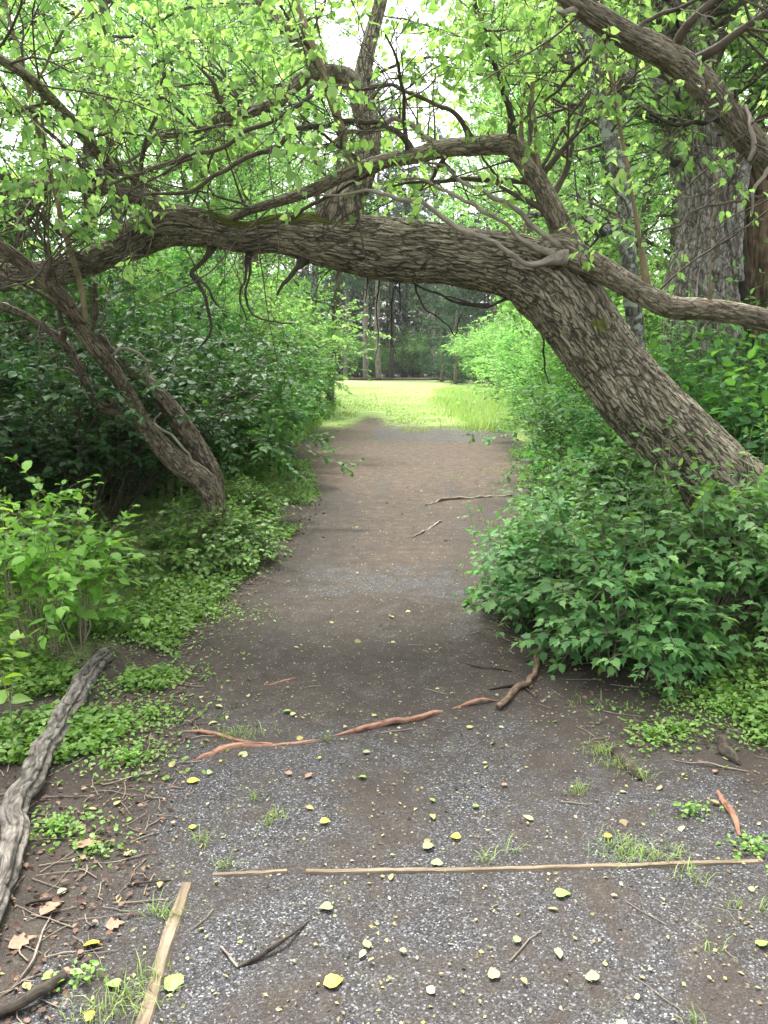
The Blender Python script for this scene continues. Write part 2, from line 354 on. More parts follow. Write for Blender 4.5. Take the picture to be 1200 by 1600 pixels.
M['twig'] = flat('twig', (.085, .068, .048), .85, .35, 20)
M['twig_pale'] = flat('twig_pale', (.24, .20, .145), .8, .3, 15)
M['twig_dark'] = flat('twig_dark', (.035, .028, .022), .85, .4, 20)
M['stem_green'] = flat('stem_green', (.13, .19, .06), .6, .25, 15)
M['stone'] = flat('stone', None, .7, stops=[(0, (.04, .038, .037)), (.6, (.075, .074, .074)), (.93, (.15, .15, .156)), (1, (.36, .36, .36))])
M['litter'] = flat('litter', None, .7, stops=[(0, (.08, .055, .035)), (.35, (.16, .12, .07)), (.6, (.26, .22, .10)), (.8, (.34, .32, .11)), (1, (.38, .38, .2))])
M['dead_leaf'] = flat('dead_leaf', None, .7, stops=[(0, (.07, .04, .03)), (.4, (.14, .08, .055)), (.75, (.24, .16, .11)), (1, (.36, .27, .2))])
M['yellow_leaf'] = flat('yellow_leaf', (.48, .40, .04), .5, .12, 60)
M['pale_leaf'] = flat('pale_leaf', (.23, .28, .13), .55, .12, 60)
M['green_leaf'] = flat('green_leaf', (.20, .38, .08), .5, .15, 60)
M['brown_stick'] = barkmat('brown_stick', (.05, .03, .02), (.16, .105, .07), (.27, .19, .13), (60, 60, 14), .6, False)
M['brown_leaf'] = flat('brown_leaf', (.30, .18, .12), .7, .25, 60)
M['mulch'] = flat('mulch', (.09, .055, .038), .9, .3, 3)

# ground material driven by zone masks
def groundmat():
    m, t, N, L = newmat('ground_soil_gravel_grass')
    g = N('NewGeometry'); pos = g.outputs['Position']
    def noise(s, d=5, r=.6, dist=0):
        n = N('TexNoise'); n.inputs['Scale'].default_value = s; n.inputs['Detail'].default_value = d; n.inputs['Roughness'].default_value = r; n.inputs['Distortion'].default_value = dist
        L(pos, n.inputs[0]); return n.outputs[0]
    def mask(att, nz, amp, lo, hi):
        a = N('Attribute', attribute_name=att); ma = N('Math', operation='MULTIPLY_ADD'); L(nz, ma.inputs[0]); ma.inputs[1].default_value = amp; L(a.outputs['Fac'], ma.inputs[2])
        mr = N('MapRange', interpolation_type='SMOOTHSTEP'); mr.inputs['From Min'].default_value = lo; mr.inputs['From Max'].default_value = hi; L(ma.outputs[0], mr.inputs[0]); return mr.outputs[0]
    def mix(f, a, b):
        x = N('MixRGB'); L(f, x.inputs[0])
        for i, q in ((1, a), (2, b)):
            if isinstance(q, tuple): x.inputs[i].default_value = (*q, 1)
            else: L(q, x.inputs[i])
        return x.outputs[0]
    big, med, fine = noise(1.3, 5, .6, .6), noise(9, 6, .7, .4), noise(120, 4, .7)
    # soil
    rs = ramp(t, [(.3, (.019, .0145, .011)), (.5, (.040, .0305, .024)), (.72, (.074, .058, .046))]); L(med, rs.inputs[0])
    rf = ramp(t, [(.3, (.028, .024, .020)), (.7, (.115, .098, .083))]); L(fine, rf.inputs[0])
    half = N('Value'); half.outputs[0].default_value = .45
    soil = mix(half.outputs[0], rs.outputs[0], rf.outputs[0])
    # reddish packed dirt further off
    rd = ramp(t, [(.3, (.048, .034, .026)), (.5, (.083, .060, .046)), (.72, (.13, .100, .079))]); L(med, rd.inputs[0])
    red = mask('reddirt', big, .9, .55, 1.15)
    c = mix(red, soil, rd.outputs[0])
    # gravel: crushed grey stone, cell colours
    v = N('TexVoronoi'); v.inputs['Scale'].default_value = 210; L(pos, v.inputs[0])
    sx = N('SeparateColor'); L(v.outputs['Color'], sx.inputs[0])
    rg = ramp(t, [(0, (.022, .021, .020)), (.5, (.052, .051, .052)), (.8, (.094, .094, .10)), (.95, (.17, .17, .178)), (.99, (.34, .34, .34))]); L(sx.outputs[0], rg.inputs[0])
    gs = N('Math', operation='ADD'); L(med, gs.inputs[0]); L(fine, gs.inputs[1]); gm = mask('gravel', gs.outputs[0], .95, 1.22, 1.55)
    big2 = noise(2.2, 9, .75, 1.2)
    r2 = ramp(t, [(.40, (.08, .08, .08)), (.58, (1, 1, 1))]); L(big2, r2.inputs[0])
    gf = N('Math', operation='MULTIPLY'); L(gm, gf.inputs[0]); L(r2.outputs[0], gf.inputs[1])
    c = mix(gf.outputs[0], c, rg.outputs[0])
    # scattered light specks everywhere on the path
    v2 = N('TexVoronoi'); v2.inputs['Scale'].default_value = 95; L(pos, v2.inputs[0]); s2 = N('SeparateColor'); L(v2.outputs['Color'], s2.inputs[0])
    t1 = N('Math', operation='GREATER_THAN'); t1.inputs[1].default_value = .93; L(s2.outputs[1], t1.inputs[0])
    t2 = N('Math', operation='LESS_THAN'); t2.inputs[1].default_value = .35; L(v2.outputs['Distance'], t2.inputs[0])
    t3 = N('Math', operation='MULTIPLY'); L(t1.outputs[0], t3.inputs[0]); L(t2.outputs[0], t3.inputs[1])
    pa = N('Attribute', attribute_name='pathm'); t4 = N('Math', operation='MULTIPLY'); L(t3.outputs[0], t4.inputs[0]); L(pa.outputs['Fac'], t4.inputs[1])
    t5 = N('Math', operation='MULTIPLY'); L(t4.outputs[0], t5.inputs[0]); t5.inputs[1].default_value = .4
    c = mix(t5.outputs[0], c, (.42, .41, .39))
    # grass
    rgx = ramp(t, [(.3, (.16, .25, .08)), (.5, (.28, .38, .12)), (.75, (.43, .49, .21))]); L(noise(3.5, 8, .75), rgx.inputs[0])
    gsum = N('Math', operation='ADD'); L(med, gsum.inputs[0]); L(fine, gsum.inputs[1]); gr_ = mask('grassm', gsum.outputs[0], 1.0, 1.15, 1.6)
    c = mix(gr_, c, rgx.outputs[0])
    # low green film at verges (algae, seedlings)
    p = N('BsdfPrincipled'); p.inputs['Roughness'].default_value = .88; p.inputs['Specular IOR Level'].default_value = .25; L(c, p.inputs['Base Color'])
    ad = N('Math', operation='MULTIPLY_ADD'); L(v.outputs['Distance'], ad.inputs[0]); ad.inputs[1].default_value = -.5; L(fine, ad.inputs[2])
    b = N('Bump'); b.inputs['Strength'].default_value = .75; b.inputs['Distance'].default_value = .006; L(ad.outputs[0], b.inputs['Height'])
    b2 = N('Bump'); b2.inputs['Strength'].default_value = .3; b2.inputs['Distance'].default_value = .03; L(med, b2.inputs['Height']); L(b.outputs[0], b2.inputs['Normal']); L(b2.outputs[0], p.inputs['Normal'])
    o = N('OutputMaterial'); L(p.outputs[0], o.inputs[0]); return m
M['ground'] = groundmat()

# ------------------------------------------------------------------ the ground sheet
LY = np.array([-20, .8, 1.6, 2.1, 3.0, 3.6, 4.2, 5.7, 7.3, 9.3, 12, 14.5, 17, 19.5, 22.5])
LX = np.array([-1.0, -1.0, -1.0, -.92, -.95, -1.15, -1.2, -1.0, -.85, -.85, -1.25, -1.85, -1.9, -1.5, -1.0])
RX = np.array([2.6, 2.6, 2.6, 2.3, 1.15, .9, .9, 1.0, 1.3, 1.65, 2.1, 2.3, 2.5, 2.5, 1.6])
def pathd(x, y):
    "signed distance-like: >0 inside the bare path"
    l = np.interp(y, LY, LX); r = np.interp(y, LY, RX); return np.minimum(x-l, r-x)
def height(x, y):
    p = np.stack([x, y, 0*x], -1)
    h = .10*(fbm(p*.35, 3)-.5)+.035*(fbm(p*2.2, 7)-.5)+.012*(fbm(p*11, 9)-.5)
    d = pathd(x, y)
    far = sst(6, 30, y)
    h = h*(1-.6*sst(-.1, .5, d))+.09*sst(.1, -1.4, d)*(1-far)
    near = np.exp(-((y-2.0)**2)/3.0)*sst(3.5, 2, np.abs(x-.4))
    return h*(1-.5*near)*(1-.5*far) - .0
xs = np.concatenate([-np.geomspace(320, 5.2, 34), np.linspace(-5, -2.6, 40), np.linspace(-2.55, 2.55, 255), np.linspace(2.6, 5, 40), np.geomspace(5.2, 320, 34)])
ys = np.concatenate([-np.geomspace(80, 1, 14), np.linspace(-.8, .7, 10), np.linspace(.75, 4.5, 188), np.linspace(4.53, 9, 110), np.linspace(9.1, 26, 120), np.geomspace(26.4, 420, 70)])
GX, GY = np.meshgrid(xs, ys); GZ = height(GX, GY)
def gz(x, y):
    x = np.asarray(x, float); y = np.asarray(y, float); return height(np.atleast_1d(x), np.atleast_1d(y)).reshape(x.shape) if x.ndim else float(height(np.array([x]), np.array([y]))[0])
def gp(px, py, dz=0.0):
    p = gr(px, py)
    for _ in range(3): p = gr(px, py, gz(p[0], p[1]))
    return p+np.array([0, 0, dz])
d = pathd(GX, GY); P3 = np.stack([GX, GY, 0*GX], -1)
wob = .25*(fbm(P3*2.5, 31)-.5)
gravel = sst(3.9, 2.4, GY+.8*wob+.25*GX)*sst(-.05, .35, d+wob)*.78
gravel = np.maximum(gravel, (.3+.28*sst(.45, .62, fbm(P3*1.1+9, 41)))*sst(9, 4.5, GY)*sst(.1, .6, d+wob))
cxp = (np.interp(GY, LY, LX)+np.interp(GY, LY, RX))/2
for tx in (-.42, .42):
    gravel = np.maximum(gravel, .38*np.exp(-((GX-cxp-tx)/.13)**2)*sst(3.8, 5.5, GY)*sst(15, 10, GY)*sst(.3, .5, fbm(P3*1.7+3, 43)))
gravel = np.maximum(gravel, .62*sst(15.0, 16, GY)*sst(20.5, 19, GY)*sst(-.6, 0, GX)*sst(2.7, 2.0, GX))
reddirt = (.8*sst(8, 12, GY)*sst(-.3, .5, d) + .18*sst(5, 9, GY)*sst(0, .6, d))*(1-gravel) + .35*sst(3.0, 6, GY)*sst(.2, .8, d)*sst(12, 6, GY)
meadow = sst(17, 25, GY+6*wob+1.2*np.abs(GX-.6)*.5)
grassm = np.maximum(meadow, .55*sst(.05, -.5, d)*sst(2.5, 5, GY))
dirtstrip = sst(29, 21, GY+5*wob)*np.exp(-((GX+.35+1.2*wob)/.55)**2)
grassm = grassm*(1-.8*dirtstrip)
woods = np.maximum(sst(6, 11, np.abs(GX-.5)), sst(76, 79, GY))*sst(4, 8, GY)
grassm = grassm*(1-.75*woods)
attrs = dict(gravel=gravel, reddirt=reddirt, grassm=grassm, pathm=sst(-.1, .2, d)*sst(30, 18, GY))
nx, ny = len(xs), len(ys)
cx = (GX[:-1, :-1]+GX[1:, 1:])/2; cy = (GY[:-1, :-1]+GY[1:, 1:])/2; cd = pathd(cx, cy)
cw = .25*(fbm(np.stack([cx, cy, 0*cx], -1)*2.5, 31)-.5)
zone = np.zeros(cx.shape, int)                                    # 0 ground, 1 path, 2 gravel, 3 meadow
zone[(cd+cw*.6 > 0) & (cy > -2)] = 1
zone[(zone == 1) & (cy+.8*cw+.25*cx < 3.25)] = 2
zone[(cy+2*cw > 21) & (cy < 78) & (np.abs(cx-.5) < 9+.25*cy)] = 3
vid = np.arange(nx*ny).reshape(ny, nx); allV = np.stack([GX, GY, GZ], -1).reshape(-1, 3)
Q = np.stack([vid[:-1, :-1], vid[:-1, 1:], vid[1:, 1:], vid[1:, :-1]], -1)
for k, nm in enumerate(('ground', 'path', 'gravel', 'meadow')):
    f = Q[zone == k]; u, inv = np.unique(f, return_inverse=True)
    o = mesh(nm, allV[u], [inv.reshape(f.shape)], M['ground'], attrs={a: v.ravel()[u] for a, v in attrs.items()})
    tag(o, {'ground': 'dark woodland soil under the shrubs and trees', 'path': 'bare brown dirt trail running under the arching tree', 'gravel': 'grey crushed gravel in the foreground', 'meadow': 'bright grassy clearing beyond the trail'}[nm], {'ground': 'ground', 'path': 'path', 'gravel': 'gravel', 'meadow': 'meadow'}[nm], kind='structure')

def snap(P):
    P = np.asarray(P, float).copy(); P[:, 2] += gz(P[:, 0], P[:, 1]); return P

# ------------------------------------------------------------------ the arching tree
def px(rows, Y0=None):
    "rows (px, py, diameter in px, Y) -> x,y,z,radius"
    o = []
    for r in rows:
        p = at(r[0], r[1], r[3]); dep = r[3]*cos(PITCH)+(EYE-p[2])*sin(PITCH)
        o.append([*p, r[2]/2*dep/FOC])
    return np.array(o)
rng = np.random.default_rng(11)
arch_base = gp(1300, 965); arch_base[1] = 4.75; arch_base[2] = gz(arch_base[0], 4.75)
arch = thing('arching_tree', 'thick furrowed brown tree leaning from the right and arching low over the path', 'tree', arch_base)
trunk_px = [(1330, 1010, 260, 4.75), (1290, 945, 205, 4.75), (1240, 880, 165, 4.78), (1190, 825, 140, 4.8), (1108, 740, 120, 4.82), (1016, 645, 112, 4.86), (935, 548, 106, 4.92), (888, 480, 112, 4.97), (850, 440, 112, 5.0), (800, 415, 98, 5.02), (700, 398, 90, 5.05), (600, 389, 91, 5.08), (500, 373, 78, 5.12), (440, 366, 58, 5.15), (385, 372, 46, 5.2), (333, 360, 53, 5.25), (267, 354, 60, 5.3), (205, 384, 44, 5.4), (160, 402, 40, 5.5), (100, 424, 39, 5.6), (0, 434, 40, 5.7), (-120, 440, 36, 5.8), (-260, 470, 28, 5.9)]
def bough(ctrl, n, m, mat, name, parent, base, relief=0, fr=24, fl=5, seed=0, lump=.05, flute=0, mossf=None, kink=0):
    V, F, A, c = sweep(ctrl, n, m, relief, fr, fl, seed, lump, True, flute, kink)
    A['moss'] = mossf(V, c) if mossf else np.zeros(len(V))
    return mesh(name, V, F, mat, parent, base, A), c
def mossarch(V, c):
    cz = np.interp(-V[:, 0], -c[0][:, 0], c[0][:, 2]); cr = np.interp(-V[:, 0], -c[0][:, 0], c[1])
    up = (V[:, 2]-cz)/cr
    zone_ = sst(at(560, 340, 5.1)[0], at(520, 340, 5.1)[0], V[:, 0])*sst(at(300, 340, 5.1)[0], at(350, 340, 5.1)[0], V[:, 0])
    m = zone_*sst(.2, .8, up)*.8
    q = at(935, 510, 4.8); d_ = np.linalg.norm(V[:, [0, 2]]-q[[0, 2]], axis=1); m = np.maximum(m, .42*sst(.10, .02, d_)*(V[:, 1] < 4.95))
    return m
tr_ob, tr_c = bough(px(trunk_px), 1200, 330, M['bark_arch'], 'trunk', arch, arch_base, .014, 52, 6.5, 3, .045, .05, mossarch)
LIMBS = [
 ('limb', [(905, 420, 52, 4.88), (890, 388, 42, 4.86), (860, 320, 34, 4.9), (827, 263, 31, 4.92), (803, 230, 31, 4.92), (775, 226, 29, 4.93), (735, 229, 27, 4.93), (700, 231, 27, 4.93), (650, 243, 25, 4.92), (600, 252, 22, 4.9), (540, 272, 20, 4.9), (490, 296, 18, 4.95), (440, 313, 15, 5.0), (390, 329, 12, 5.1), (355, 345, 10, 5.2)], 420, 64, .005, 60, 14),
 ('limb', [(850, 395, 48, 4.85), (880, 390, 46, 4.8), (905, 404, 42, 4.78), (950, 427, 38, 4.75), (1000, 457, 34, 4.72), (1050, 480, 33, 4.7), (1100, 483, 32, 4.68), (1150, 490, 32, 4.66), (1200, 502, 33, 4.64), (1280, 520, 30, 4.6), (1400, 520, 24, 4.5), (1600, 480, 14, 4.4)], 420, 80, .007, 50, 12),
 ('limb', [(530, 372, 84, 5.12), (533, 340, 78, 5.14), (542, 310, 58, 5.2), (560, 285, 46, 5.3), (574, 245, 40, 5.4), (577, 205, 38, 5.5), (566, 150, 38, 5.6), (570, 100, 27, 5.7), (582, 50, 22, 5.8), (600, -20, 18, 5.9), (620, -120, 14, 6.0)], 360, 100, .010, 46, 11),
 ('limb', [(566, 160, 34, 5.6), (540, 120, 28, 5.58), (487, 116, 22, 5.55), (450, 143, 20, 5.5), (427, 163, 19, 5.5), (350, 185, 17, 5.4), (300, 205, 12, 5.4), (240, 215, 7, 5.3)], 160, 40, .005, 34, 9),
 ('limb', [(500, 118, 24, 5.55), (470, 70, 22, 5.6), (443, 43, 21, 5.6), (410, 0, 20, 5.65), (370, -80, 16, 5.7)], 100, 40, .005, 34, 9),
 ('limb', [(275, 352, 45, 5.3), (240, 318, 32, 5.25), (205, 302, 26, 5.2), (150, 294, 22, 5.15), (100, 287, 20, 5.1), (50, 292, 18, 5.0), (0, 300, 17, 5.0), (-100, 310, 14, 4.9)], 200, 44, .006, 34, 9),
 ('limb', [(178, 298, 16, 5.15), (170, 262, 17, 5.1), (135, 215, 17, 4.9), (95, 170, 16, 4.6), (50, 125, 15, 4.3), (0, 92, 15, 4.1), (-60, 60, 13, 3.9)], 140, 28, .003, 34, 9),
]
tips = []
for i, (nm, rows, n, m, rel, fr, fl) in enumerate(LIMBS):
    o, c = bough(px(rows), n, m, M['bark_limb' if i != 2 else 'bark_arch'], nm, arch, arch_base, rel, fr, fl, 20+i, .05)
    tips.append(c)
BR = [   # name, material, rows
 ('branch', 'darkstick', [(803, 222, 14, 4.92), (787, 150, 12, 4.88), (765, 80, 10, 4.85), (745, 0, 9, 4.8), (728, -80, 7, 4.8)]),
 ('branch', 'deadwood', [(885, 402, 17, 4.74), (850, 408, 14, 4.7), (820, 411, 12, 4.68), (780, 388, 11, 4.7), (740, 367, 10, 4.72), (700, 338, 8, 4.75), (660, 317, 7, 4.75), (600, 302, 6, 4.75), (540, 300, 4, 4.8), (500, 305, 3, 4.8)]),
 ('branch', 'deadwood', [(885, 392, 12, 4.75), (862, 375, 10, 4.75), (827, 347, 8, 4.8), (787, 317, 7, 4.85), (740, 290, 6, 4.9), (690, 262, 5, 5.0), (650, 250, 3, 5.1)]),
 ('branch', 'deadwood', [(865, 398, 9, 4.72), (800, 360, 7, 4.8), (740, 322, 6, 4.85), (680, 290, 5, 4.85), (640, 280, 4, 4.9), (590, 285, 3, 4.9)]),
 ('branch', 'twig', [(737, 218, 9, 4.93), (705, 178, 8, 4.9), (640, 147, 8, 4.88), (577, 135, 8, 4.85), (507, 139, 8, 4.8), (433, 180, 8, 4.75), (360, 222, 7, 4.7), (300, 243, 7, 4.7), (230, 268, 6, 4.6), (170, 290, 5, 4.6)]),
 ('branch', 'twig', [(645, 238, 9, 4.92), (610, 200, 9, 4.9), (560, 190, 9, 4.88), (500, 192, 9, 4.85), (417, 233, 8, 4.8), (350, 270, 7, 4.75), (300, 297, 7, 4.7), (240, 305, 5, 4.7), (190, 300, 4, 4.7)]),
 ('branch', 'deadwood', [(700, 240, 9, 4.93), (640, 195, 9, 5.0), (600, 188, 9, 5.05), (560, 205, 8, 5.1), (520, 225, 6, 5.15), (480, 232, 5, 5.2)]),
 ('branch', 'darkstick', [(333, 380, 13, 5.25), (318, 408, 10, 5.15), (297, 430, 9, 5.1), (313, 452, 7, 5.08), (326, 475, 6, 5.05), (330, 503, 5, 5.05), (322, 528, 5, 5.05), (308, 548, 2, 5.05)]),
 ('branch', 'darkstick', [(299, 430, 6, 5.1), (318, 448, 5, 5.0), (330, 465, 4, 4.95), (345, 482, 2, 4.95)]),
 ('branch', 'darkstick', [(480, 402, 18, 5.1), (465, 418, 14, 5.05), (447, 437, 11, 5.0), (433, 462, 4, 4.95)]),
 ('branch', 'darkstick', [(394, 392, 5, 5.2), (390, 430, 4, 5.15), (384, 467, 4, 5.1), (400, 497, 3, 5.05), (430, 506, 3, 5.05), (457, 505, 2, 5.0)]),
 ('branch', 'darkstick', [(388, 392, 5, 5.2), (384, 430, 5, 5.15), (376, 470, 4, 5.1), (386, 500, 3, 5.1)]),
 ('branch', 'darkstick', [(800, 462, 6, 5.0), (780, 470, 5, 5.0), (755, 478, 4, 5.0), (715, 466, 3, 5.0), (690, 462, 2, 5.0)]),
 ('branch', 'darkstick', [(765, 478, 5, 5.0), (720, 475, 5, 5.05), (690, 462, 4, 5.1), (660, 452, 4, 5.15), (640, 440, 3, 5.2)]),
 ('branch', 'darkstick', [(648, 434, 4, 5.1), (655, 470, 4, 5.1), (672, 490, 3, 5.1), (695, 505, 3, 5.1), (708, 522, 3, 5.1), (722, 490, 2, 5.1)]),
 ('branch', 'darkstick', [(850, 470, 6, 5.0), (846, 520, 4, 5.1), (850, 560, 3, 5.15), (858, 600, 2, 5.2)]),
 ('branch', 'deadwood', [(222, 338, 15, 5.28), (205, 350, 15, 5.2), (186, 362, 13, 5.15)]),
 ('branch', 'twig', [(600, 262, 7, 4.9), (560, 285, 7, 4.95), (490, 322, 6, 5.0), (430, 355, 5, 5.0)]),
 ('branch', 'twig', [(215, 300, 8, 5.2), (160, 325, 8, 5.1), (110, 370, 7, 5.0), (60, 330, 6, 4.9), (20, 290, 5, 4.9)]),
 ('branch', 'twig', [(300, 247, 5, 4.7), (200, 300, 5, 4.65), (105, 370, 5, 4.5), (50, 435, 5, 4.45), (0, 452, 4, 4.4)]),
 ('branch', 'twig', [(0, 275, 8, 5.0), (60, 282, 8, 5.05), (140, 272, 7, 5.1), (200, 275, 6, 5.2), (250, 300, 6, 5.3)]),
 ('branch', 'twig', [(350, 180, 8, 5.4), (320, 110, 7, 5.3), (270, 92, 6, 5.2), (210, 108, 5, 5.1)]),
 ('sucker_shoot', 'sucker', [(548, 262, 15, 4.9), (540, 225, 14, 4.88), (533, 200, 14, 4.86), (507, 123, 13, 4.84), (480, 50, 12, 4.82), (458, -8, 12, 4.8), (430, -90, 9, 4.8)]),
 ('sucker_shoot', 'sucker', [(842, 285, 10, 4.9), (838, 220, 9, 4.88), (833, 140, 8, 4.85), (845, 85, 7, 4.85), (866, 40, 6, 4.8), (880, -40, 5, 4.8)]),
 ('sucker_shoot', 'sucker', [(815, 232, 7, 4.9), (816, 170, 6, 4.9), (818, 110, 5, 4.88), (780, 60, 4, 4.85), (740, 20, 3, 4.8), (700, -20, 2, 4.8)]),
 ('sucker_shoot', 'sucker', [(1012, 455, 10, 4.72), (1003, 390, 9, 4.68), (995, 335, 8, 4.65), (980, 260, 8, 4.6), (965, 170, 7, 4.6), (948, 90, 6, 4.55), (942, 0, 4, 4.5)]),
 ('sucker_shoot', 'sucker', [(966, 172, 6, 4.6), (948, 150, 5, 4.6), (936, 110, 5, 4.6), (934, 50, 4, 4.6), (925, -20, 3, 4.6)]),
 ('sucker_shoot', 'sucker', [(1108, 470, 6, 4.66), (1110, 430, 4, 4.6), (1112, 370, 3, 4.6), (1118, 300, 3, 4.6), (1125, 230, 2, 4.6)]),
 ('sucker_shoot', 'twig', [(845, 265, 5, 4.9), (880, 200, 5, 4.9), (930, 130, 4, 4.9), (975, 80, 4, 4.9), (1010, 60, 3, 4.9)]),
 ('sucker_shoot', 'sucker', [(812, 398, 5, 5.0), (826, 330, 4, 5.1), (838, 280, 4, 5.1)]),
 ('sucker_shoot', 'twig', [(560, 130, 6, 5.6), (640, 95, 6, 5.5), (720, 90, 5, 5.4), (800, 100, 4, 5.3), (900, 80, 3, 5.2)]),
]
brc = []
for i, (nm, mt, rows) in enumerate(BR):
    o, c = bough(px(rows)*np.array([1, 1, 1, .85])*np.concatenate([[[1, 1, 1, 1.7]], np.ones((len(rows)-1, 4))]), 90, 14, M[mt], nm, arch, arch_base, 0, 0, 0, 50+i, .24, kink=.01 if nm[0] == 's' else .04)
    brc.append(c)
# twigs and foliage
def K8(c, K=10):
    i = np.linspace(0, len(c[0])-1, K).astype(int); return c[0][i], c[1][i]
def stack(cs, K=10):
    q = [K8(c, K) for c in cs]; return np.array([a for a, b in q]), np.array([b for a, b in q])
tw = MB(); dk = MB(); lf = MB()
Pm, Rm = stack([tips[0], tips[3], tips[5], brc[4], brc[5], brc[6], tips[6]])
# fine dead tangle below and between the limbs
P1, R1 = spawn(rng, Pm, Rm, 11, (.1, .98), (40, 85), (.35, .95), 9, .16, -.035, .35, 0, .003, .35)
P2, R2 = spawn(rng, P1, R1, 5, (.2, .95), (30, 70), (.18, .5), 7, .2, -.03, .55, 0, .0018, .4)
P3_, R3 = spawn(rng, P2, R2, 2, (.3, .95), (30, 70), (.08, .25), 5, .2, 0, .6, 0, .0012, .5)
for P_, R_ in ((P1, R1), (P2, R2), (P3_, R3)):
    V, F = tubes(P_, R_, 5); tw.add(V, F)
# down-hanging dark twigs under the arch
Pa = tr_c[0][[560, 600, 640, 690, 730, 760, 790, 820]]; 
idx = np.linspace(560, 900, 14).astype(int); Pt = tr_c[0][idx][None]; Rt = tr_c[1][idx][None]
P4, R4 = spawn(rng, Pt, Rt*.1, 16, (.02, .98), (70, 95), (.3, .75), 9, .16, -.10, .35, 0, .0035, .35, -.9)
P5, R5 = spawn(rng, P4, R4, 3, (.3, .95), (30, 70), (.12, .35), 6, .2, -.06, .6, 0, .0016, .4)
for P_, R_ in ((P4, R4), (P5, R5)):
    V, F = tubes(P_, R_, 5); dk.add(V, F)
# long slender leafy shoots rising off every limb
Pl, Rl = stack([tips[0], tips[1], tips[2], tips[3], tips[4], tips[5], tips[6]]+brc[4:7]+brc[21:25]+brc[26:31])
S1, Q1 = spawn(rng, Pl, np.minimum(Rl, .03), 7, (.15, 1), (40, 90), (.5, 1.5), 9, .1, .03, .22, 0, .003, .4, .5)
S2, Q2 = spawn(rng, S1, Q1, 5, (.2, 1), (35, 70), (.25, .6), 7, .12, -.02, .6, .3, .0018, .4)
S3, Q3 = spawn(rng, S2, Q2, 2, (.2, 1), (35, 65), (.1, .3), 5, .12, -.05, .6, .2, .0012, .4)
for P_, R_ in ((S1, Q1), (S2, Q2), (S3, Q3)):
    V, F = tubes(P_, R_, 4); tw.add(V, F)
def cull(P, keep):
    return P[keep(P.mean(1))]
inview = lambda c: ~((c[:, 1] < 2.6)) 
for Pk, m_, sz in ((S2, 7, .054), (S3, 6, .048)):
    Pk = cull(Pk, inview)
    c_ = Pk.mean(1); Pk = Pk[(rng.random(len(Pk)) < np.where(c_[:, 0] > 1.5, .12, np.where(c_[:, 0] > .6, .5, .9))*np.where(c_[:, 2] < 2.45, .35, 1)) & ~((c_[:, 2] < 2.25) & (c_[:, 0] > -1.3))]
    q = pairs(rng, Pk, m_, sz, (.2, 1), .75, .5, (30, 80), .35, 'heart', .9, .95, .2, .5, .28, True)
    lf.add(np.concatenate(q.V), q.F, tint=np.concatenate(q.A['tint']))
# the few leaves hanging low against the arch
P6 = px([(215, 290, 3, 4.7), (228, 305, 3, 4.7), (228, 330, 3, 4.7), (222, 352, 2, 4.68)])[:, :3][None]
V, F = tubes(P6, np.full((1, 4), .0018), 4); tw.add(V, F)
q = pairs(rng, P6, 4, .095, (.25, .98), .9, .4, (30, 80), .3, 'heart', .8, 1, 0, .5, .2); lf.add(np.concatenate(q.V), q.F, tint=np.concatenate(q.A['tint']))
tag(tw.out('twigs', M['twig'], arch, arch_base), kind='stuff'); tag(dk.out('twigs', M['twig_dark'], arch, arch_base), kind='stuff')
lf.out('foliage', M['leaf_arch'], arch, arch_base)

# ------------------------------------------------------------------ tree leaning left beside the path
lb = gp(352, 872)
lt = thing('leaning_tree', 'dark multi-stemmed tree beside the left edge of the path, bending over to the left', 'tree', lb)
YB = lb[1]
ST = [('trunk', [(360, 905, 44, YB), (352, 872, 38, YB), (343, 835, 34, YB-.02), (336, 790, 36, YB-.05), (318, 754, 42, YB-.1), (277, 722, 38, YB-.2), (240, 684, 33, YB-.3), (217, 652, 30, YB-.4), (200, 617, 27, YB-.5), (175, 577, 27, YB-.65), (146, 540, 28, YB-.8), (125, 507, 28, YB-.9), (110, 483, 28, YB-1.0), (67, 437, 26, YB-1.15), (20, 400, 26, YB-1.3), (-40, 358, 25, YB-1.45), (-150, 290, 20, YB-1.7)], 420, 70, .007),
      ('limb', [(338, 795, 30, YB), (333, 745, 33, YB+.02), (307, 697, 34, YB), (275, 650, 33, YB-.05), (240, 607, 27, YB-.1), (195, 573, 22, YB-.15), (165, 540, 19, YB-.2), (150, 505, 17, YB-.3), (146, 460, 15, YB-.4), (141, 425, 14, YB-.5), (130, 405, 15, YB-.6), (110, 392, 12, YB-.7)], 260, 50, .005),
      ('limb', [(228, 672, 22, YB-.35), (205, 657, 19, YB-.4), (155, 630, 16, YB-.5), (133, 593, 15, YB-.6), (115, 557, 14, YB-.7), (90, 527, 14, YB-.8), (47, 497, 13, YB-.9), (0, 477, 13, YB-1), (-80, 450, 10, YB-1.1)], 160, 30, .003),
      ('limb', [(195, 650, 12, YB-.4), (170, 620, 10, YB-.35), (145, 600, 8, YB-.3), (100, 575, 6, YB-.3), (60, 590, 5, YB-.3)], 80, 16, .001)]
lc = []
for i, (nm, rows, n, m, rel) in enumerate(ST):
    o, c = bough(px(rows)*np.array([1, 1, 1, .88]), n, m, M['bark_left'], nm, lt, lb, rel*1.1, 55, 12, 70+i, .035); lc.append(c)
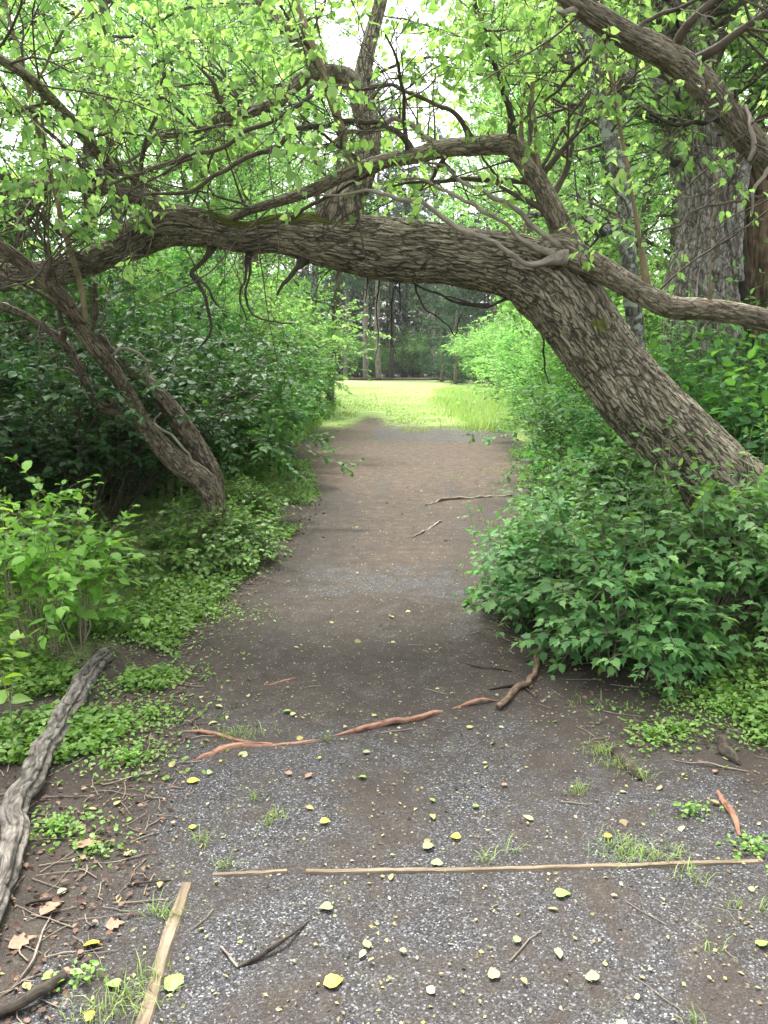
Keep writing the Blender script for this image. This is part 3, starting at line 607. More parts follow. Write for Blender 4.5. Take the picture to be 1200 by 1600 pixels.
LB = [('branch', 'deadwood', [(176, 556, 5, YB-.7), (190, 542, 5, YB-.72), (210, 545, 5, YB-.7), (228, 567, 5, YB-.6), (225, 585, 5, YB-.5), (240, 602, 5, YB-.35), (262, 620, 4, YB-.25)]),
      ('branch', 'deadwood', [(300, 722, 4, YB-.35), (275, 690, 4, YB-.4), (250, 665, 4, YB-.4), (240, 655, 3, YB-.4), (252, 645, 2, YB-.4)]),
      ('branch', 'twig', [(112, 480, 10, YB-1.05), (85, 440, 8, YB-1.1), (75, 415, 6, YB-1.2), (70, 380, 5, YB-1.2)]),
      ('branch', 'twig', [(100, 530, 8, YB-.8), (85, 480, 7, YB-.9), (50, 450, 6, YB-1), (0, 430, 6, YB-1.1)]),
      ('branch', 'deadwood', [(125, 560, 7, YB-.7), (80, 520, 6, YB-.7), (40, 500, 6, YB-.7), (-20, 470, 5, YB-.7)]),
      ('sucker_shoot', 'sucker', [(134, 502, 10, YB-.95), (126, 450, 9, YB-1), (106, 380, 9, YB-1.1), (80, 280, 8, YB-1.2), (55, 185, 8, YB-1.3), (30, 85, 7, YB-1.4), (8, 0, 6, YB-1.5), (-10, -80, 4, YB-1.6)]),
      ('sucker_shoot', 'sucker', [(50, 140, 5, YB-1.35), (75, 90, 4, YB-1.4), (100, 45, 4, YB-1.5), (135, 10, 3, YB-1.5), (160, -30, 3, YB-1.6)])]
for i, (nm, mt, rows) in enumerate(LB):
    o, c = bough(px(rows), 60, 12, M[mt], nm, lt, lb, 0, 0, 0, 90+i, .14, kink=.01 if nm[0] == 's' else .05); lc.append(c)
tw = MB(); lf = MB(); rng = np.random.default_rng(5)
Pl, Rl = stack([lc[2], lc[3], lc[0], lc[8], lc[7], lc[6]])
D1, E1 = spawn(rng, Pl, np.minimum(Rl, .02), 6, (.35, 1), (40, 80), (.2, .6), 7, .17, 0, .3, 0, .003, .35)
D2, E2 = spawn(rng, D1, E1, 3, (.2, 1), (30, 70), (.1, .3), 5, .2, 0, .6, 0, .0016, .4)
Ps, Rs = stack([lc[-2], lc[-1], lc[-5]])
S1, Q1 = spawn(rng, Ps, Rs, 12, (.25, 1), (35, 75), (.3, .9), 7, .1, .0, .4, 0, .002, .4, .3)
S2, Q2 = spawn(rng, S1, Q1, 4, (.2, 1), (35, 70), (.15, .35), 5, .12, -.05, .6, .2, .0012, .4)
for P_, R_ in ((D1, E1), (D2, E2), (S1, Q1), (S2, Q2)):
    V, F = tubes(P_, R_, 5); tw.add(V, F)
S2 = cull(S2, lambda c: (c[:, 1] > 2.6) & ~((c[:, 2] < 2.2)))
q = pairs(rng, S2, 5, .055, (.2, 1), .75, .5, (30, 80), .35, 'heart', .9, .95, .2, .5, .28, True); lf.add(np.concatenate(q.V), q.F, tint=np.concatenate(q.A['tint']))
tag(tw.out('twigs', M['twig'], lt, lb), kind='stuff'); lf.out('foliage', M['leaf_arch'], lt, lb)

# ------------------------------------------------------------------ second leaning tree, upper right
ub = np.array([4.1, 4.5, gz(4.1, 4.5)])
ut = thing('overhanging_tree', 'bare brown limb crossing the upper right corner, above the right-hand branch of the arch', 'tree', ub)
UL = px([(840, -70, 28, 4.1), (880, -15, 31, 4.1), (915, 15, 33, 4.1), (970, 50, 36, 4.12), (1025, 77, 40, 4.15), (1075, 108, 42, 4.18), (1120, 155, 43, 4.2), (1155, 200, 43, 4.22), (1195, 243, 44, 4.25), (1260, 300, 48, 4.28), (1360, 390, 56, 4.3)])
UL = np.vstack([UL, [[3.2, 4.35, 2.0, .12], [3.7, 4.42, 1.2, .15], [4.0, 4.5, .5, .19], [4.1, 4.5, -.15, .26]]])[::-1]
o, uc = bough(UL, 620, 110, M['bark_limb'], 'trunk', ut, ub, .009, 48, 12, 120, .07)
UB = [('branch', 'twig', [(1058, 68, 15, 4.15), (1068, 52, 13, 4.1), (1095, 30, 12, 4.05), (1135, -5, 11, 4.0), (1190, -60, 9, 3.9)]),
      ('branch', 'twig', [(1090, 92, 17, 4.15), (1110, 75, 14, 4.1), (1150, 48, 13, 4.05), (1200, 14, 13, 4.0), (1270, -40, 10, 3.9)]),
      ('branch', 'twig', [(1000, 42, 8, 4.1), (1012, 30, 6, 4.1), (1050, 14, 6, 4.1), (1100, 0, 5, 4.0), (1150, -12, 4, 4.0)]),
      ('branch', 'twig_dark', [(1122, 188, 7, 4.2), (1105, 193, 7, 4.15), (1085, 198, 7, 4.1), (1055, 193, 6, 4.1), (1032, 183, 5, 4.1), (1010, 172, 2, 4.1)]),
      ('branch', 'deadwood', [(905, 18, 16, 4.1), (885, 21, 9, 4.05), (868, 17, 2, 4.0)]),
      ('branch', 'twig_dark', [(1150, 172, 9, 4.2), (1153, 155, 7, 4.15), (1148, 140, 3, 4.1)]),
      ('branch', 'deadwood', [(1165, 165, 5, 4.18), (1168, 200, 6, 4.1), (1176, 232, 7, 4.08), (1170, 252, 5, 4.08)]),
      ('branch', 'deadwood', [(1210, 255, 9, 4.2), (1195, 275, 6, 4.1), (1180, 300, 5, 4.1), (1175, 335, 3, 4.1)]),
      ('branch', 'twig', [(1215, 300, 6, 4.2), (1170, 305, 5, 4.1), (1110, 325, 4, 4.0), (1060, 348, 4, 3.95), (1015, 362, 2, 3.9)]),
      ('branch', 'twig', [(970, 38, 5, 4.1), (930, 80, 5, 4.3), (890, 120, 5, 4.5), (850, 160, 4, 4.6)])]
ucs = []
for i, (nm, mt, rows) in enumerate(UB):
    o, c = bough(px(rows), 50, 12, M[mt], nm, ut, ub, 0, 0, 0, 130+i, .14, kink=.04); ucs.append(c)
tw = MB(); lf = MB(); rng = np.random.default_rng(8)
Ps, Rs = stack([uc]+ucs); Rs = np.minimum(Rs, .02)
S1, Q1 = spawn(rng, Ps[[1, 2, 3, 4, 7, 9, 10]], Rs[[1, 2, 3, 4, 7, 9, 10]], 7, (.3, 1), (35, 75), (.25, .7), 7, .12, 0, .4, 0, .002, .4)
S2, Q2 = spawn(rng, S1, Q1, 4, (.2, 1), (35, 70), (.12, .3), 5, .12, -.05, .6, .2, .0012, .4)
S0, Q0 = spawn(rng, Ps[:1], Rs[:1], 14, (.5, .98), (50, 90), (.3, .8), 7, .14, .0, .3, 0, .003, .4, .6)
for P_, R_ in ((S1, Q1), (S2, Q2), (S0, Q0)):
    V, F = tubes(P_, R_, 4); tw.add(V, F)
S2 = S2[rng.random(len(S2)) < .35]; S2 = cull(S2, lambda c: c[:, 1] > 2.6)
q = pairs(rng, S2, 5, .052, (.2, 1), .6, .5, (30, 80), .35, 'tooth', .8, .95, .2, .5, .28, True); lf.add(np.concatenate(q.V), q.F, tint=np.concatenate(q.A['tint']))
tag(tw.out('twigs', M['twig'], ut, ub), kind='stuff'); lf.out('foliage', M['leaf_arch'], ut, ub)

# ------------------------------------------------------------------ old hollow tree on the right
ob = np.array([3.75, 9.2, gz(3.75, 9.2)])
ot = thing('hollow_tree', 'massive grey-barked old tree at right with a split open trunk showing rotten orange wood', 'tree', ob)
OT = px([(1092, 880, 165, 9.2), (1094, 740, 140, 9.2), (1096, 560, 118, 9.2), (1095, 440, 106, 9.2), (1104, 380, 92, 9.2), (1108, 320, 84, 9.2), (1108, 270, 96, 9.2), (1100, 215, 112, 9.2), (1085, 150, 84, 9.3), (1075, 80, 70, 9.4), (1065, 0, 62, 9.5), (1050, -120, 55, 9.6), (1040, -260, 45, 9.7)])
o, oc = bough(OT, 760, 240, M['bark_old'], 'trunk', ot, ob, .03, 26, 10, 140, .07, .08)
for i, (rows, mt, m_, rel) in enumerate([
    ([(1184, 860, 130, 9.5), (1186, 700, 120, 9.5), (1186, 560, 110, 9.5), (1188, 450, 98, 9.5), (1190, 380, 90, 9.5), (1190, 320, 80, 9.5), (1180, 272, 52, 9.5), (1168, 250, 20, 9.5)], 'rotwood', 90, .03),
    ([(1150, 440, 24, 9.0), (1146, 380, 26, 8.95), (1148, 320, 30, 8.9), (1158, 275, 26, 8.95), (1170, 245, 20, 9.0), (1190, 215, 18, 9.1), (1230, 190, 16, 9.2)], 'bark_old', 50, .014),
    ([(1075, 235, 60, 9.2), (1052, 240, 40, 9.15), (1040, 232, 16, 9.1)], 'bark_old', 50, .014),
    ([(1090, 175, 50, 9.3), (1050, 150, 34, 9.2), (1000, 130, 28, 9.0), (950, 112, 24, 8.8), (900, 100, 20, 8.7), (850, 60, 15, 8.6)], 'bark_old', 50, .012),
    ([(1080, 110, 50, 9.4), (1130, 50, 34, 9.3), (1190, 0, 28, 9.3), (1260, -70, 20, 9.3)], 'bark_old', 50, .012)]):
    bough(px(rows), 160, m_, M[mt], 'rotten_stem' if i == 0 else 'limb', ot, ob, rel, 15, 4, 150+i, .09, .15 if i == 0 else 0)
rng = np.random.default_rng(19); Ps, Rs = stack([oc], 20); Rs = np.minimum(Rs, .06)
S1, Q1 = spawn(rng, Ps, Rs, 80, (.56, .97), (60, 100), (.9, 2.4), 8, .12, -.02, .5, .3, .004, .4)
S2, Q2 = spawn(rng, S1, Q1, 6, (.15, 1), (35, 70), (.3, .8), 6, .12, -.03, .6, .4, .002, .4)
tw = MB()
for P_, R_ in ((S1, Q1), (S2, Q2)):
    V, F = tubes(P_, R_, 4); tw.add(V, F)
q = pairs(rng, S2, 12, .085, (.1, 1), .35, .5, (30, 80), .2, 'oval', .6, 1.1, .2, .5, .28)
tag(tw.out('twigs', M['twig'], ot, ob), kind='stuff'); q.out('foliage', M['leaf_forest'], ot, ob)
# dark solid tube standing in for the shade inside the split between the stems
V, F, A, c = sweep(px([(1156, 470, 30, 9.14), (1157, 400, 26, 9.1), (1155, 330, 18, 9.08), (1157, 290, 10, 9.06)]), 60, 20, .01, 20, 5, 160, .2); A['moss'] = np.zeros(len(V))
mesh('cavity_shade', V, F, M['darkstick'], ot, ob, A)

# ------------------------------------------------------------------ slim lichened tree
sb = np.array([2.55, 7.9, gz(2.55, 7.9)])
st = thing('slim_tree', 'slim grey tree with lichen patches standing upright behind the arch junction', 'tree', sb)
SB = px([(1003, 800, 34, 7.9), (1000, 640, 28, 7.9), (993, 520, 27, 7.9), (986, 450, 26, 7.9), (980, 383, 26, 7.9), (975, 310, 25, 7.9), (960, 243, 24, 7.9), (938, 160, 23, 7.9), (922, 90, 21, 7.9), (905, 20, 20, 7.9), (880, -80, 17, 7.9), (860, -200, 13, 7.9)])
o, c1 = bough(SB, 360, 44, M['bark_slim'], 'trunk', st, sb, .008, 26, 12, 170, .06)
o, c2 = bough(px([(975, 352, 22, 7.9), (958, 352, 22, 7.85), (940, 362, 20, 7.8), (925, 350, 16, 7.8), (905, 337, 12, 7.8), (870, 332, 9, 7.8), (820, 338, 7, 7.8)]), 120, 30, M['bark_slim'], 'limb', st, sb, .006, 26, 9, 171, .14)
tw = MB(); lf = MB(); rng = np.random.default_rng(9)
Ps, Rs = stack([c1, c2]); Rs = np.minimum(Rs, .05)
S1, Q1 = spawn(rng, Ps[:1], Rs[:1], 22, (.45, 1), (50, 85), (.8, 1.8), 8, .12, 0, .3, .3, .003, .4)
S1b, Q1b = spawn(rng, Ps[1:], Rs[1:], 10, (.2, 1), (50, 85), (.3, .8), 8, .14, -.03, .3, 0, .003, .4)
S2, Q2 = spawn(rng, np.concatenate([S1, S1b]), np.concatenate([Q1, Q1b]), 5, (.2, 1), (35, 70), (.2, .6), 6, .12, -.02, .6, .4, .0015, .4)
for P_, R_ in ((S1, Q1), (S1b, Q1b), (S2, Q2)):
    V, F = tubes(P_, R_, 4); tw.add(V, F)
q = pairs(rng, S2, 6, .08, (.2, 1), .35, .4, (30, 80), .2, 'oval', .5, 1.1, .2, .5, .28); lf.add(np.concatenate(q.V), q.F, tint=np.concatenate(q.A['tint']))
tag(tw.out('twigs', M['twig'], st, sb), kind='stuff'); lf.out('foliage', M['leaf_forest'], st, sb)
# ------------------------------------------------------------------ forest trees
def forest_tree(name, label, seed, H, crown0, spread, trunk_r, lsize, mat, bark, lean=(0, 0), nl=16, group=None, dens=1.0, low=True):
    rng = np.random.default_rng(seed)
    root = thing(name, label, 'tree', (0, 0, 0), group)
    z = np.linspace(-.2, H, 8); wx = np.cumsum(rng.normal(size=8)*.10); wy = np.cumsum(rng.normal(size=8)*.10)
    ctrl = np.stack([wx-wx[0]+lean[0]*z/H, wy-wy[0]+lean[1]*z/H, z, trunk_r*(1-.85*z/H)+.01], 1); ctrl[0, 3] *= 1.5
    V, F, A, c = sweep(ctrl, 60, 14, .012, 12, 4, seed, .06)
    mesh('trunk', V, F, bark, root, None, A)
    Ps, Rs = K8(c, 16); Ps = Ps[None]; Rs = Rs[None]
    L1, r1 = spawn(rng, Ps, Rs, nl, (crown0, .97), (45, 80), (spread*.6, spread*1.1), 8, .12, .015, .4, .2, .01, .3, 0, .45)
    L2, r2 = spawn(rng, L1, r1, 7, (.2, 1), (35, 65), (spread*.22, spread*.45), 6, .12, 0, .5, .4, .005, .4)
    L3, r3 = spawn(rng, L2, r2, 4, (.15, 1), (35, 65), (.3, .75), 5, .12, -.03, .5, .4, .003, .4)
    mb = MB()
    for P_, R_, m in ((L1, r1, 6), (L2, r2, 4), (L3, r3, 3)):
        V, F = tubes(P_, R_, m); mb.add(V, F)
    tag(mb.out('branches', M['twig'], root), kind='stuff')
    q = pairs(rng, L3, int(9*dens), lsize, (.05, 1), .3, .6, (25, 85), .3, 'fold', .6, 1.0, .1, .5, .3)
    q2 = pairs(rng, L2, 8, lsize, (.3, 1), .3, .6, (25, 85), .3, 'fold', .6, 1.0, .1, .5, .3)
    q.add(np.concatenate(q2.V), q2.F, tint=np.concatenate(q2.A['tint']))
    q.out('foliage', mat, root)
    return root
def pine(name, label, seed, H, bare, spread, r, needle, bark, group=None):
    rng = np.random.default_rng(seed); root = thing(name, label, 'pine', (0, 0, 0), group)
    z = np.linspace(-.3, H, 7); ctrl = np.stack([rng.normal(size=7)*.12, rng.normal(size=7)*.12, z, r*(1-.8*z/H)+.01], 1)
    V, F, A, c = sweep(ctrl, 40, 12, .02, 8, 3, seed, .05); mesh('trunk', V, F, bark, root, None, A)
    Ps, Rs = K8(c, 16)
    L1, r1 = spawn(rng, Ps[None], Rs[None], 90, (bare, .99), (70, 95), (spread*.6, spread), 6, .06, -.0, .18, .2, .015, .3, 0, .75)
    L0, r0 = spawn(rng, Ps[None], Rs[None], 26, (bare*.35, bare), (75, 100), (.5, 2.0), 6, .12, -.05, .12, .2, .012, .3)
    L2, r2 = spawn(rng, L1, r1, 9, (.25, 1), (35, 60), (.4, 1.0), 4, .08, .02, .5, .7, .006, .4)
    mb = MB()
    for P_, R_ in ((L1, r1), (L0, r0), (L2, r2)):
        V, F = tubes(P_, R_, 3); mb.add(V, F)
    tag(mb.out('branches', M['bark_dark'], root), kind='stuff')
    q = pairs(rng, L2, 10, .26, (.1, 1), .1, .9, (20, 70), 0, 'needle', .8, 1.2, .1, .5, .3); q.out('foliage', needle, root)
    return root
def shrub(name, label, seed, H, W, lsize, mat, kind='oval', stems=26, n1=7, n2=4, m=6, cat='shrub', group=None, stemmat='twig', droop=.25, arch_=-.04, tip=.3, ang=(25, 60), lean=(0, 0), nj=.35):
    rng = np.random.default_rng(seed); root = thing(name, label, cat, (0, 0, 0), group)
    a = rng.uniform(0, 2*pi, stems); tilt = rng.uniform(.1, .85, stems)**.8
    b = np.stack([np.cos(a)*.12*W, np.sin(a)*.12*W, np.full(stems, -.04)], 1)
    d = nrm(np.stack([np.cos(a)*tilt*W/H*1.1+lean[0], np.sin(a)*tilt*W/H*1.1+lean[1], np.ones(stems)], 1))
    ln = H*rng.uniform(.65, 1.15, stems); K = 9; P = np.zeros((stems, K, 3)); P[:, 0] = b
    for k in range(1, K):
        d = nrm(d+.07*rng.normal(size=d.shape)+np.array([0, 0, arch_*k*.5])); P[:, k] = P[:, k-1]+d*(ln/(K-1))[:, None]
    R = (.006*H+.003)*np.linspace(1, .3, K)[None]*np.ones((stems, 1))
    S1, Q1 = spawn(rng, P, R, n1, (.2, 1), ang, (H*.18, H*.45), 7, .1, -.01, .55, .2, .0016, .35)
    S2, Q2 = spawn(rng, S1, Q1, n2, (.15, 1), (30, 60), (H*.08, H*.2), 5, .1, -.02, .6, .5, .001, .4)
    mb = MB()
    for P_, R_ in ((P, R), (S1, Q1), (S2, Q2)):
        V, F = tubes(P_, R_, 4); mb.add(V, F)
    tag(mb.out('stems', M[stemmat], root), kind='stuff')
    q = pairs(rng, S2, m, lsize, (.15, 1), droop, .35, (40, 75), .12, kind, nj, 1.0, tip, .45, .22)
    q2 = pairs(rng, S1, m+2, lsize*1.05, (.2, 1), droop, .35, (40, 75), .12, kind, nj, 1.0, tip, .45, .22)
    q.add(np.concatenate(q2.V), q2.F, tint=np.concatenate(q2.A['tint']))
    q.out('foliage', mat, root)
    return root
def put(root, used, x, y, rz, s, label=None, group=None):
    if not used:
        root.location = (x, y, gz(x, y)); root.rotation_euler = (0, 0, rz); root.scale = (s, s, s) if np.isscalar(s) else s
        if label: root['label'] = label
        if group: root['group'] = group
        used.append(1); return root
    return dup(root, (x, y, gz(x, y)), rz, s, label, group)

GF = 'broadleaf trees of the wood on both sides of the path'
protoH = (forest_tree('broadleaf_tree', '', 204, 13, .30, 4.4, .13, .11, M['leaf_forest'], M['bark_forest'], (.2, .1), 20, dens=1.1), [])
protoT = [(forest_tree('broadleaf_tree', '', 201, 11, .16, 3.0, .13, .10, M['leaf_forest'], M['bark_forest'], (.4, -.3)), []),
          (forest_tree('broadleaf_tree', '', 202, 12, .12, 3.4, .15, .11, M['leaf_forest'], M['bark_forest'], (-.5, .2), 18), []),
          (forest_tree('broadleaf_tree', '', 203, 9, .10, 2.6, .10, .09, M['leaf_forest'], M['bark_forest'], (.3, .5), 18), [])]
rng = np.random.default_rng(77)
TS = [  # x, y, proto, scale, label
 (-4.6, 9.5, 2, .95, 0), (-6.5, 7.5, 1, .9, 0), (-4.6, 13.5, 0, .9, 0), (-7.5, 12, 1, 1.0, 0), (-4.3, 18, 2, 1.0, 0), (-9.5, 17, 1, 1.1, 0), (-6.2, 21, 0, 1.0, 0), (-4.8, 33, 1, 1.0, 0), (-9, 29, 1, 1.1, 0), (-6.5, 41, 0, 1.15, 0), (-11, 38, 1, 1.2, 0), (-9, 50, 1, 1.2, 0), (-14, 46, 0, 1.3, 0), (-9, 62, 0, 1.3, 0), (-15, 60, 1, 1.4, 0), (-19, 52, 1, 1.4, 0), (-13, 25, 0, 1.1, 0),
 (4.8, 10.5, 2, 1.0, 1), (6.8, 9.0, 0, 1.0, 1), (5.2, 14.5, 0, .9, 1), (8.5, 13, 1, 1.0, 1), (5.2, 19, 2, 1.1, 1), (7.8, 23, 1, 1.05, 1), (11, 19, 0, 1.1, 1), (6.0, 29, 0, .9, 1), (9.5, 34, 1, 1.1, 1), (7.6, 41, 2, 1.2, 1), (12, 44, 1, 1.2, 1), (9.6, 53, 0, 1.1, 1), (15, 56, 1, 1.3, 1), (12, 66, 1, 1.2, 1), (14.5, 30, 0, 1.1, 1), (20, 50, 1, 1.4, 1), (10.5, 27, 2, 1.2, 1)]
LT = ['yellow-green broadleaf tree in the wood on the left of the path', 'yellow-green broadleaf tree in the wood on the right of the path']
for x, y, k, s, sd in TS:
    put(protoT[k][0], protoT[k][1], x, y, rng.uniform(0, 6.28), s, LT[sd], GF+(' (left)' if sd == 0 else ' (right)'))
for x, y, s, sd in [(-3.9, 12.5, .8, 0), (-4.0, 19.5, .95, 0), (-4.2, 27.5, 1.1, 0), (-6, 37, 1.3, 0), (4.5, 11.5, .8, 1), (4.9, 17, .9, 1), (5.2, 25, 1.05, 1), (7, 36, 1.3, 1), (-7.5, 48, 1.5, 0), (9, 48, 1.5, 1), (-7, 58, 1.6, 0), (8, 60, 1.5, 1), (3.4, 15, .62, 1), (-8, 15, 1.0, 0), (8, 20, 1.2, 1), (5.9, 31, 1.5, 1), (-5.6, 33, 1.5, 0), (5.6, 21, 1.15, 1), (7.5, 40, 2.1, 1), (-8, 45, 2.1, 0)]:
    put(protoH[0], protoH[1], x, y, rng.uniform(0, 6.28), s, ['tall broadleaf tree arching its crown over the path from the left', 'tall broadleaf tree arching its crown over the path from the right'][sd], 'tall trees arching over the path'+(' (left)' if sd == 0 else ' (right)'))
# two bare-stemmed trees on the left edge of the clearing
for x0, y0, wpx, tilt, lab in ((484, 600, 13, 8, 'pale-stemmed tree left of the clearing, half hidden by the shrub in front'), (517, 600, 12, 12, 'brown straight-stemmed tree at the left edge of the clearing')):
    Y = 26.0; b = at(x0, 800, Y); b = np.array([b[0], Y, gz(b[0], Y)])
    t_ = thing('edge_tree', lab, 'tree', b)
    rows = [(x0-2, 665, wpx*1.2, Y), (x0, 600, wpx, Y), (x0+tilt*.4, 520, wpx*.95, Y), (x0+tilt, 430, wpx*.85, Y), (x0+tilt*1.6, 340, wpx*.7, Y), (x0+tilt, 240, wpx*.55, Y), (x0+tilt*1.5, 120, wpx*.3, Y)]
    o, c = bough(px(rows), 80, 16, M['bark_slim'] if x0 == 484 else M['bark_left'], 'trunk', t_, b, .01, 14, 4, x0, .08)
    rg = np.random.default_rng(x0); Ps, Rs = stack([c], 14)
    L1, r1 = spawn(rg, Ps, Rs, 16, (.35, 1), (45, 80), (1.2, 2.6), 7, .1, .0, .35, .3, .012, .35)
    L2, r2 = spawn(rg, L1, r1, 7, (.2, 1), (35, 65), (.4, 1.1), 5, .12, -.02, .5, .4, .005, .4)
    mb = MB()
    for P_, R_ in ((L1, r1), (L2, r2)):
        V, F = tubes(P_, R_, 4); mb.add(V, F)
    tag(mb.out('branches', M['twig'], t_, b), kind='stuff')
    q = pairs(rg, L2, 12, .13, (.1, 1), .3, .6, (25, 85), .3, 'fold', .6, 1, .1, .6, .3); q.out('foliage', M['leaf_forest'], t_, b)

# pines beyond the meadow
pp = (pine('pine_tree', '', 301, 26, .34, 3.8, .26, M['needle_blue'], M['bark_pine']), [])
pd = (pine('pine_tree', '', 302, 25, .30, 3.8, .24, M['needle_dark'], M['bark_dark']), [])
pf = (pine('pine_tree', '', 304, 22, .05, 4.2, .2, M['needle_dark'], M['bark_dark']), [])
sp = (pine('spruce_tree', '', 303, 17, .06, 3.6, .2, M['needle_blue'], M['bark_pine']), [])
def atx(pxx, Y): return at(pxx, 600, Y)[0]
for pxx, Y, P_, s, lab in [(540, 82, pp, .95, 'pale-trunked pine leftmost of those at the far edge of the clearing'), (571, 80, pp, 1.0, 'pale-trunked pine left of the tallest pale trunk at the far edge of the clearing'),
        (591, 78.5, pp, 1.05, 'pale-trunked pine with the widest straight trunk beside the centre of the far clearing'), (609, 83, pd, 1.0, 'dark-trunked pine just right of the pale trunks at the far edge of the clearing'),
        (556, 88, pd, .9, 'thin dark pine between two pale trunks beyond the clearing'), (527, 84, pd, .9, 'dark pine behind the left-hand edge tree beyond the clearing'),
        (678, 80, pp, .9, 'pale-trunked pine standing alone right of the dark gap beyond the clearing'), (636, 92, pd, .95, 'dark pine deep in the gap between the pale pines'), (651, 90, pd, .8, 'slender dark pine right of the gap beyond the clearing')]:
    put(P_[0], P_[1], atx(pxx, Y), Y, rng.uniform(0, 6.28), s, lab, 'pines at the far edge of the clearing')
for pxx, Y, s in [(690, 70, .75), (712, 62, .7), (745, 72, .95), (800, 66, .9)]:
    put(sp[0], sp[1], atx(pxx, Y), Y, rng.uniform(0, 6.28), s, 'blue-green feathery conifer on the far right of the clearing', 'soft blue-green conifers right of the clearing')
for k in range(72):
    x = -30+60*((k*.618) % 1); Y = 91+24*rng.random()
    put(pf[0], pf[1], x, Y, rng.uniform(0, 6.28), rng.uniform(.8, 1.1), 'dark pine in the shaded wood behind the clearing', 'dark pines of the wood behind the clearing')
for k in range(16):
    x = -30+60*((k*.618+.3) % 1); Y = 88+10*rng.random()
    put(protoT[k % 3][0], protoT[k % 3][1], x, Y, rng.uniform(0, 6.28), rng.uniform(.45, 1.1), 'broadleaf tree among the dark pines behind the clearing', 'broadleaf trees among the far pines')
tag(mesh('needle_litter', np.array([[-9, 77.5, .0], [10, 77.5, .0], [12, 84, .0], [-11, 84, .0]])+np.array([0, 0, .14]), [np.array([[0, 1, 2, 3]])], M['mulch']), 'rusty brown carpet of needles under the far pines', 'needle litter', kind='structure')

# ------------------------------------------------------------------ shrubs along both sides
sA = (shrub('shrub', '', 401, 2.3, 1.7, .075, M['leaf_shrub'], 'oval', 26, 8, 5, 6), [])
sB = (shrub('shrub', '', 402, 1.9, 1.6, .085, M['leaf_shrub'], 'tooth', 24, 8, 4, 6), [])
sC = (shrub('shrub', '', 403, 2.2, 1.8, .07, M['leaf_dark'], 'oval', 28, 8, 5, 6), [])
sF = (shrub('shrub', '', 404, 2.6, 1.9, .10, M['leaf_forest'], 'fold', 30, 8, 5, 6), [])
GL, GR = 'shrubs lining the left of the path', 'shrubs lining the right of the path'
LL = [(-2.55, 6.6, 'C', .85, 'large dark green shrub filling the left side behind the leaning tree base'), (-3.6, 6.2, 'C', .95, None), (-4.6, 7.2, 'C', 1.1, None), (-3.1, 8.0, 'C', 1.05, None), (-2.35, 8.5, 'B', .85, 'broad-leaved shrub just right of the leaning tree stems, drooping toward the path'),
      (-2.2, 10.0, 'B', .8, None), (-3.2, 10.5, 'A', 1.1, None), (-2.5, 11.8, 'A', .85, None), (-3.0, 13.5, 'F', 1.05, None), (-2.75, 16, 'A', 1.0, None), (-3.9, 18.5, 'F', 1.2, None), (-2.9, 19.5, 'A', 1.1, None), (-2.5, 22.5, 'A', .9, 'rounded dark shrub at the left corner where the path meets the meadow'), (-3.5, 25, 'F', 1.1, None),
      (-4.3, 30, 'F', 1.3, None), (-5.2, 36, 'F', 1.4, None), (-6.5, 44, 'F', 1.6, None), (-5.5, 7.8, 'A', 1.3, None), (-4.6, 10.5, 'A', 1.4, None), (-5, 15, 'F', 1.4, None), (-7, 54, 'F', 1.8, None), (-6.2, 25, 'F', 1.6, None),
      (-8, 65, 'F', 1.8, None), (-6.6, 5.6, 'C', 1.2, None), (-7.5, 10, 'F', 1.5, None), (-9, 76, 'F', 1.6, None)]
RRr = [(2.6, 7.2, 'B', .62, 'leafy shrub behind the foot of the arching trunk'), (3.3, 7.0, 'B', .75, None), (2.5, 8.6, 'A', .6, None), (2.95, 10.6, 'B', .7, None), (3.6, 9.9, 'B', .85, None), (3.4, 12.6, 'F', .7, None), (3.7, 15, 'F', .8, None), (4.6, 12.5, 'F', 1.0, None), (4.1, 17.5, 'F', .8, None), (4.3, 20.5, 'A', .6, None), (5.0, 23.0, 'F', .9, None), (5.3, 27.5, 'B', .8, None),
       (6.2, 32, 'F', .9, None), (6.9, 39, 'F', 1.3, None), (7.6, 47, 'F', 1.4, None), (8, 56, 'F', 1.5, None), (4.4, 8.0, 'A', .85, None), (5.5, 7, 'A', 1.0, None), (5.6, 10.5, 'A', 1.0, None), (6, 16, 'F', 1.4, None), (8, 66, 'F', 1.5, None), (6.8, 21, 'F', 1.5, None), (6.5, 5.4, 'A', 1.0, None), (8, 11.5, 'F', 1.3, None), (4.5, 5.6, 'B', .62, None)]
SP = dict(A=sA, B=sB, C=sC, F=sF)
KIND = dict(A='mid-green oval-leaved shrub', B='broad tooth-leaved green shrub', C='dark green glossy shrub', F='light green bushy shrub')
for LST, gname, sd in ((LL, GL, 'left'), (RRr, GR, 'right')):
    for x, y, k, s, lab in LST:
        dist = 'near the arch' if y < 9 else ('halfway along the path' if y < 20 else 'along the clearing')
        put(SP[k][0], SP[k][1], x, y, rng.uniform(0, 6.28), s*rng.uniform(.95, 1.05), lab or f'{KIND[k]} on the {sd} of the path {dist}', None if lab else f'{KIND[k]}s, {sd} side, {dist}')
# distant hedge of understory at the far edge of the clearing
for k in range(22):
    x = -16+34*k/21+rng.normal()*.5; Y = rng.uniform(86, 92)
    put(sF[0], sF[1], x, Y, rng.uniform(0, 6.28), rng.uniform(1.0, 1.8), 'low green bush in the shade under the far pines', 'bushes under the far pines')

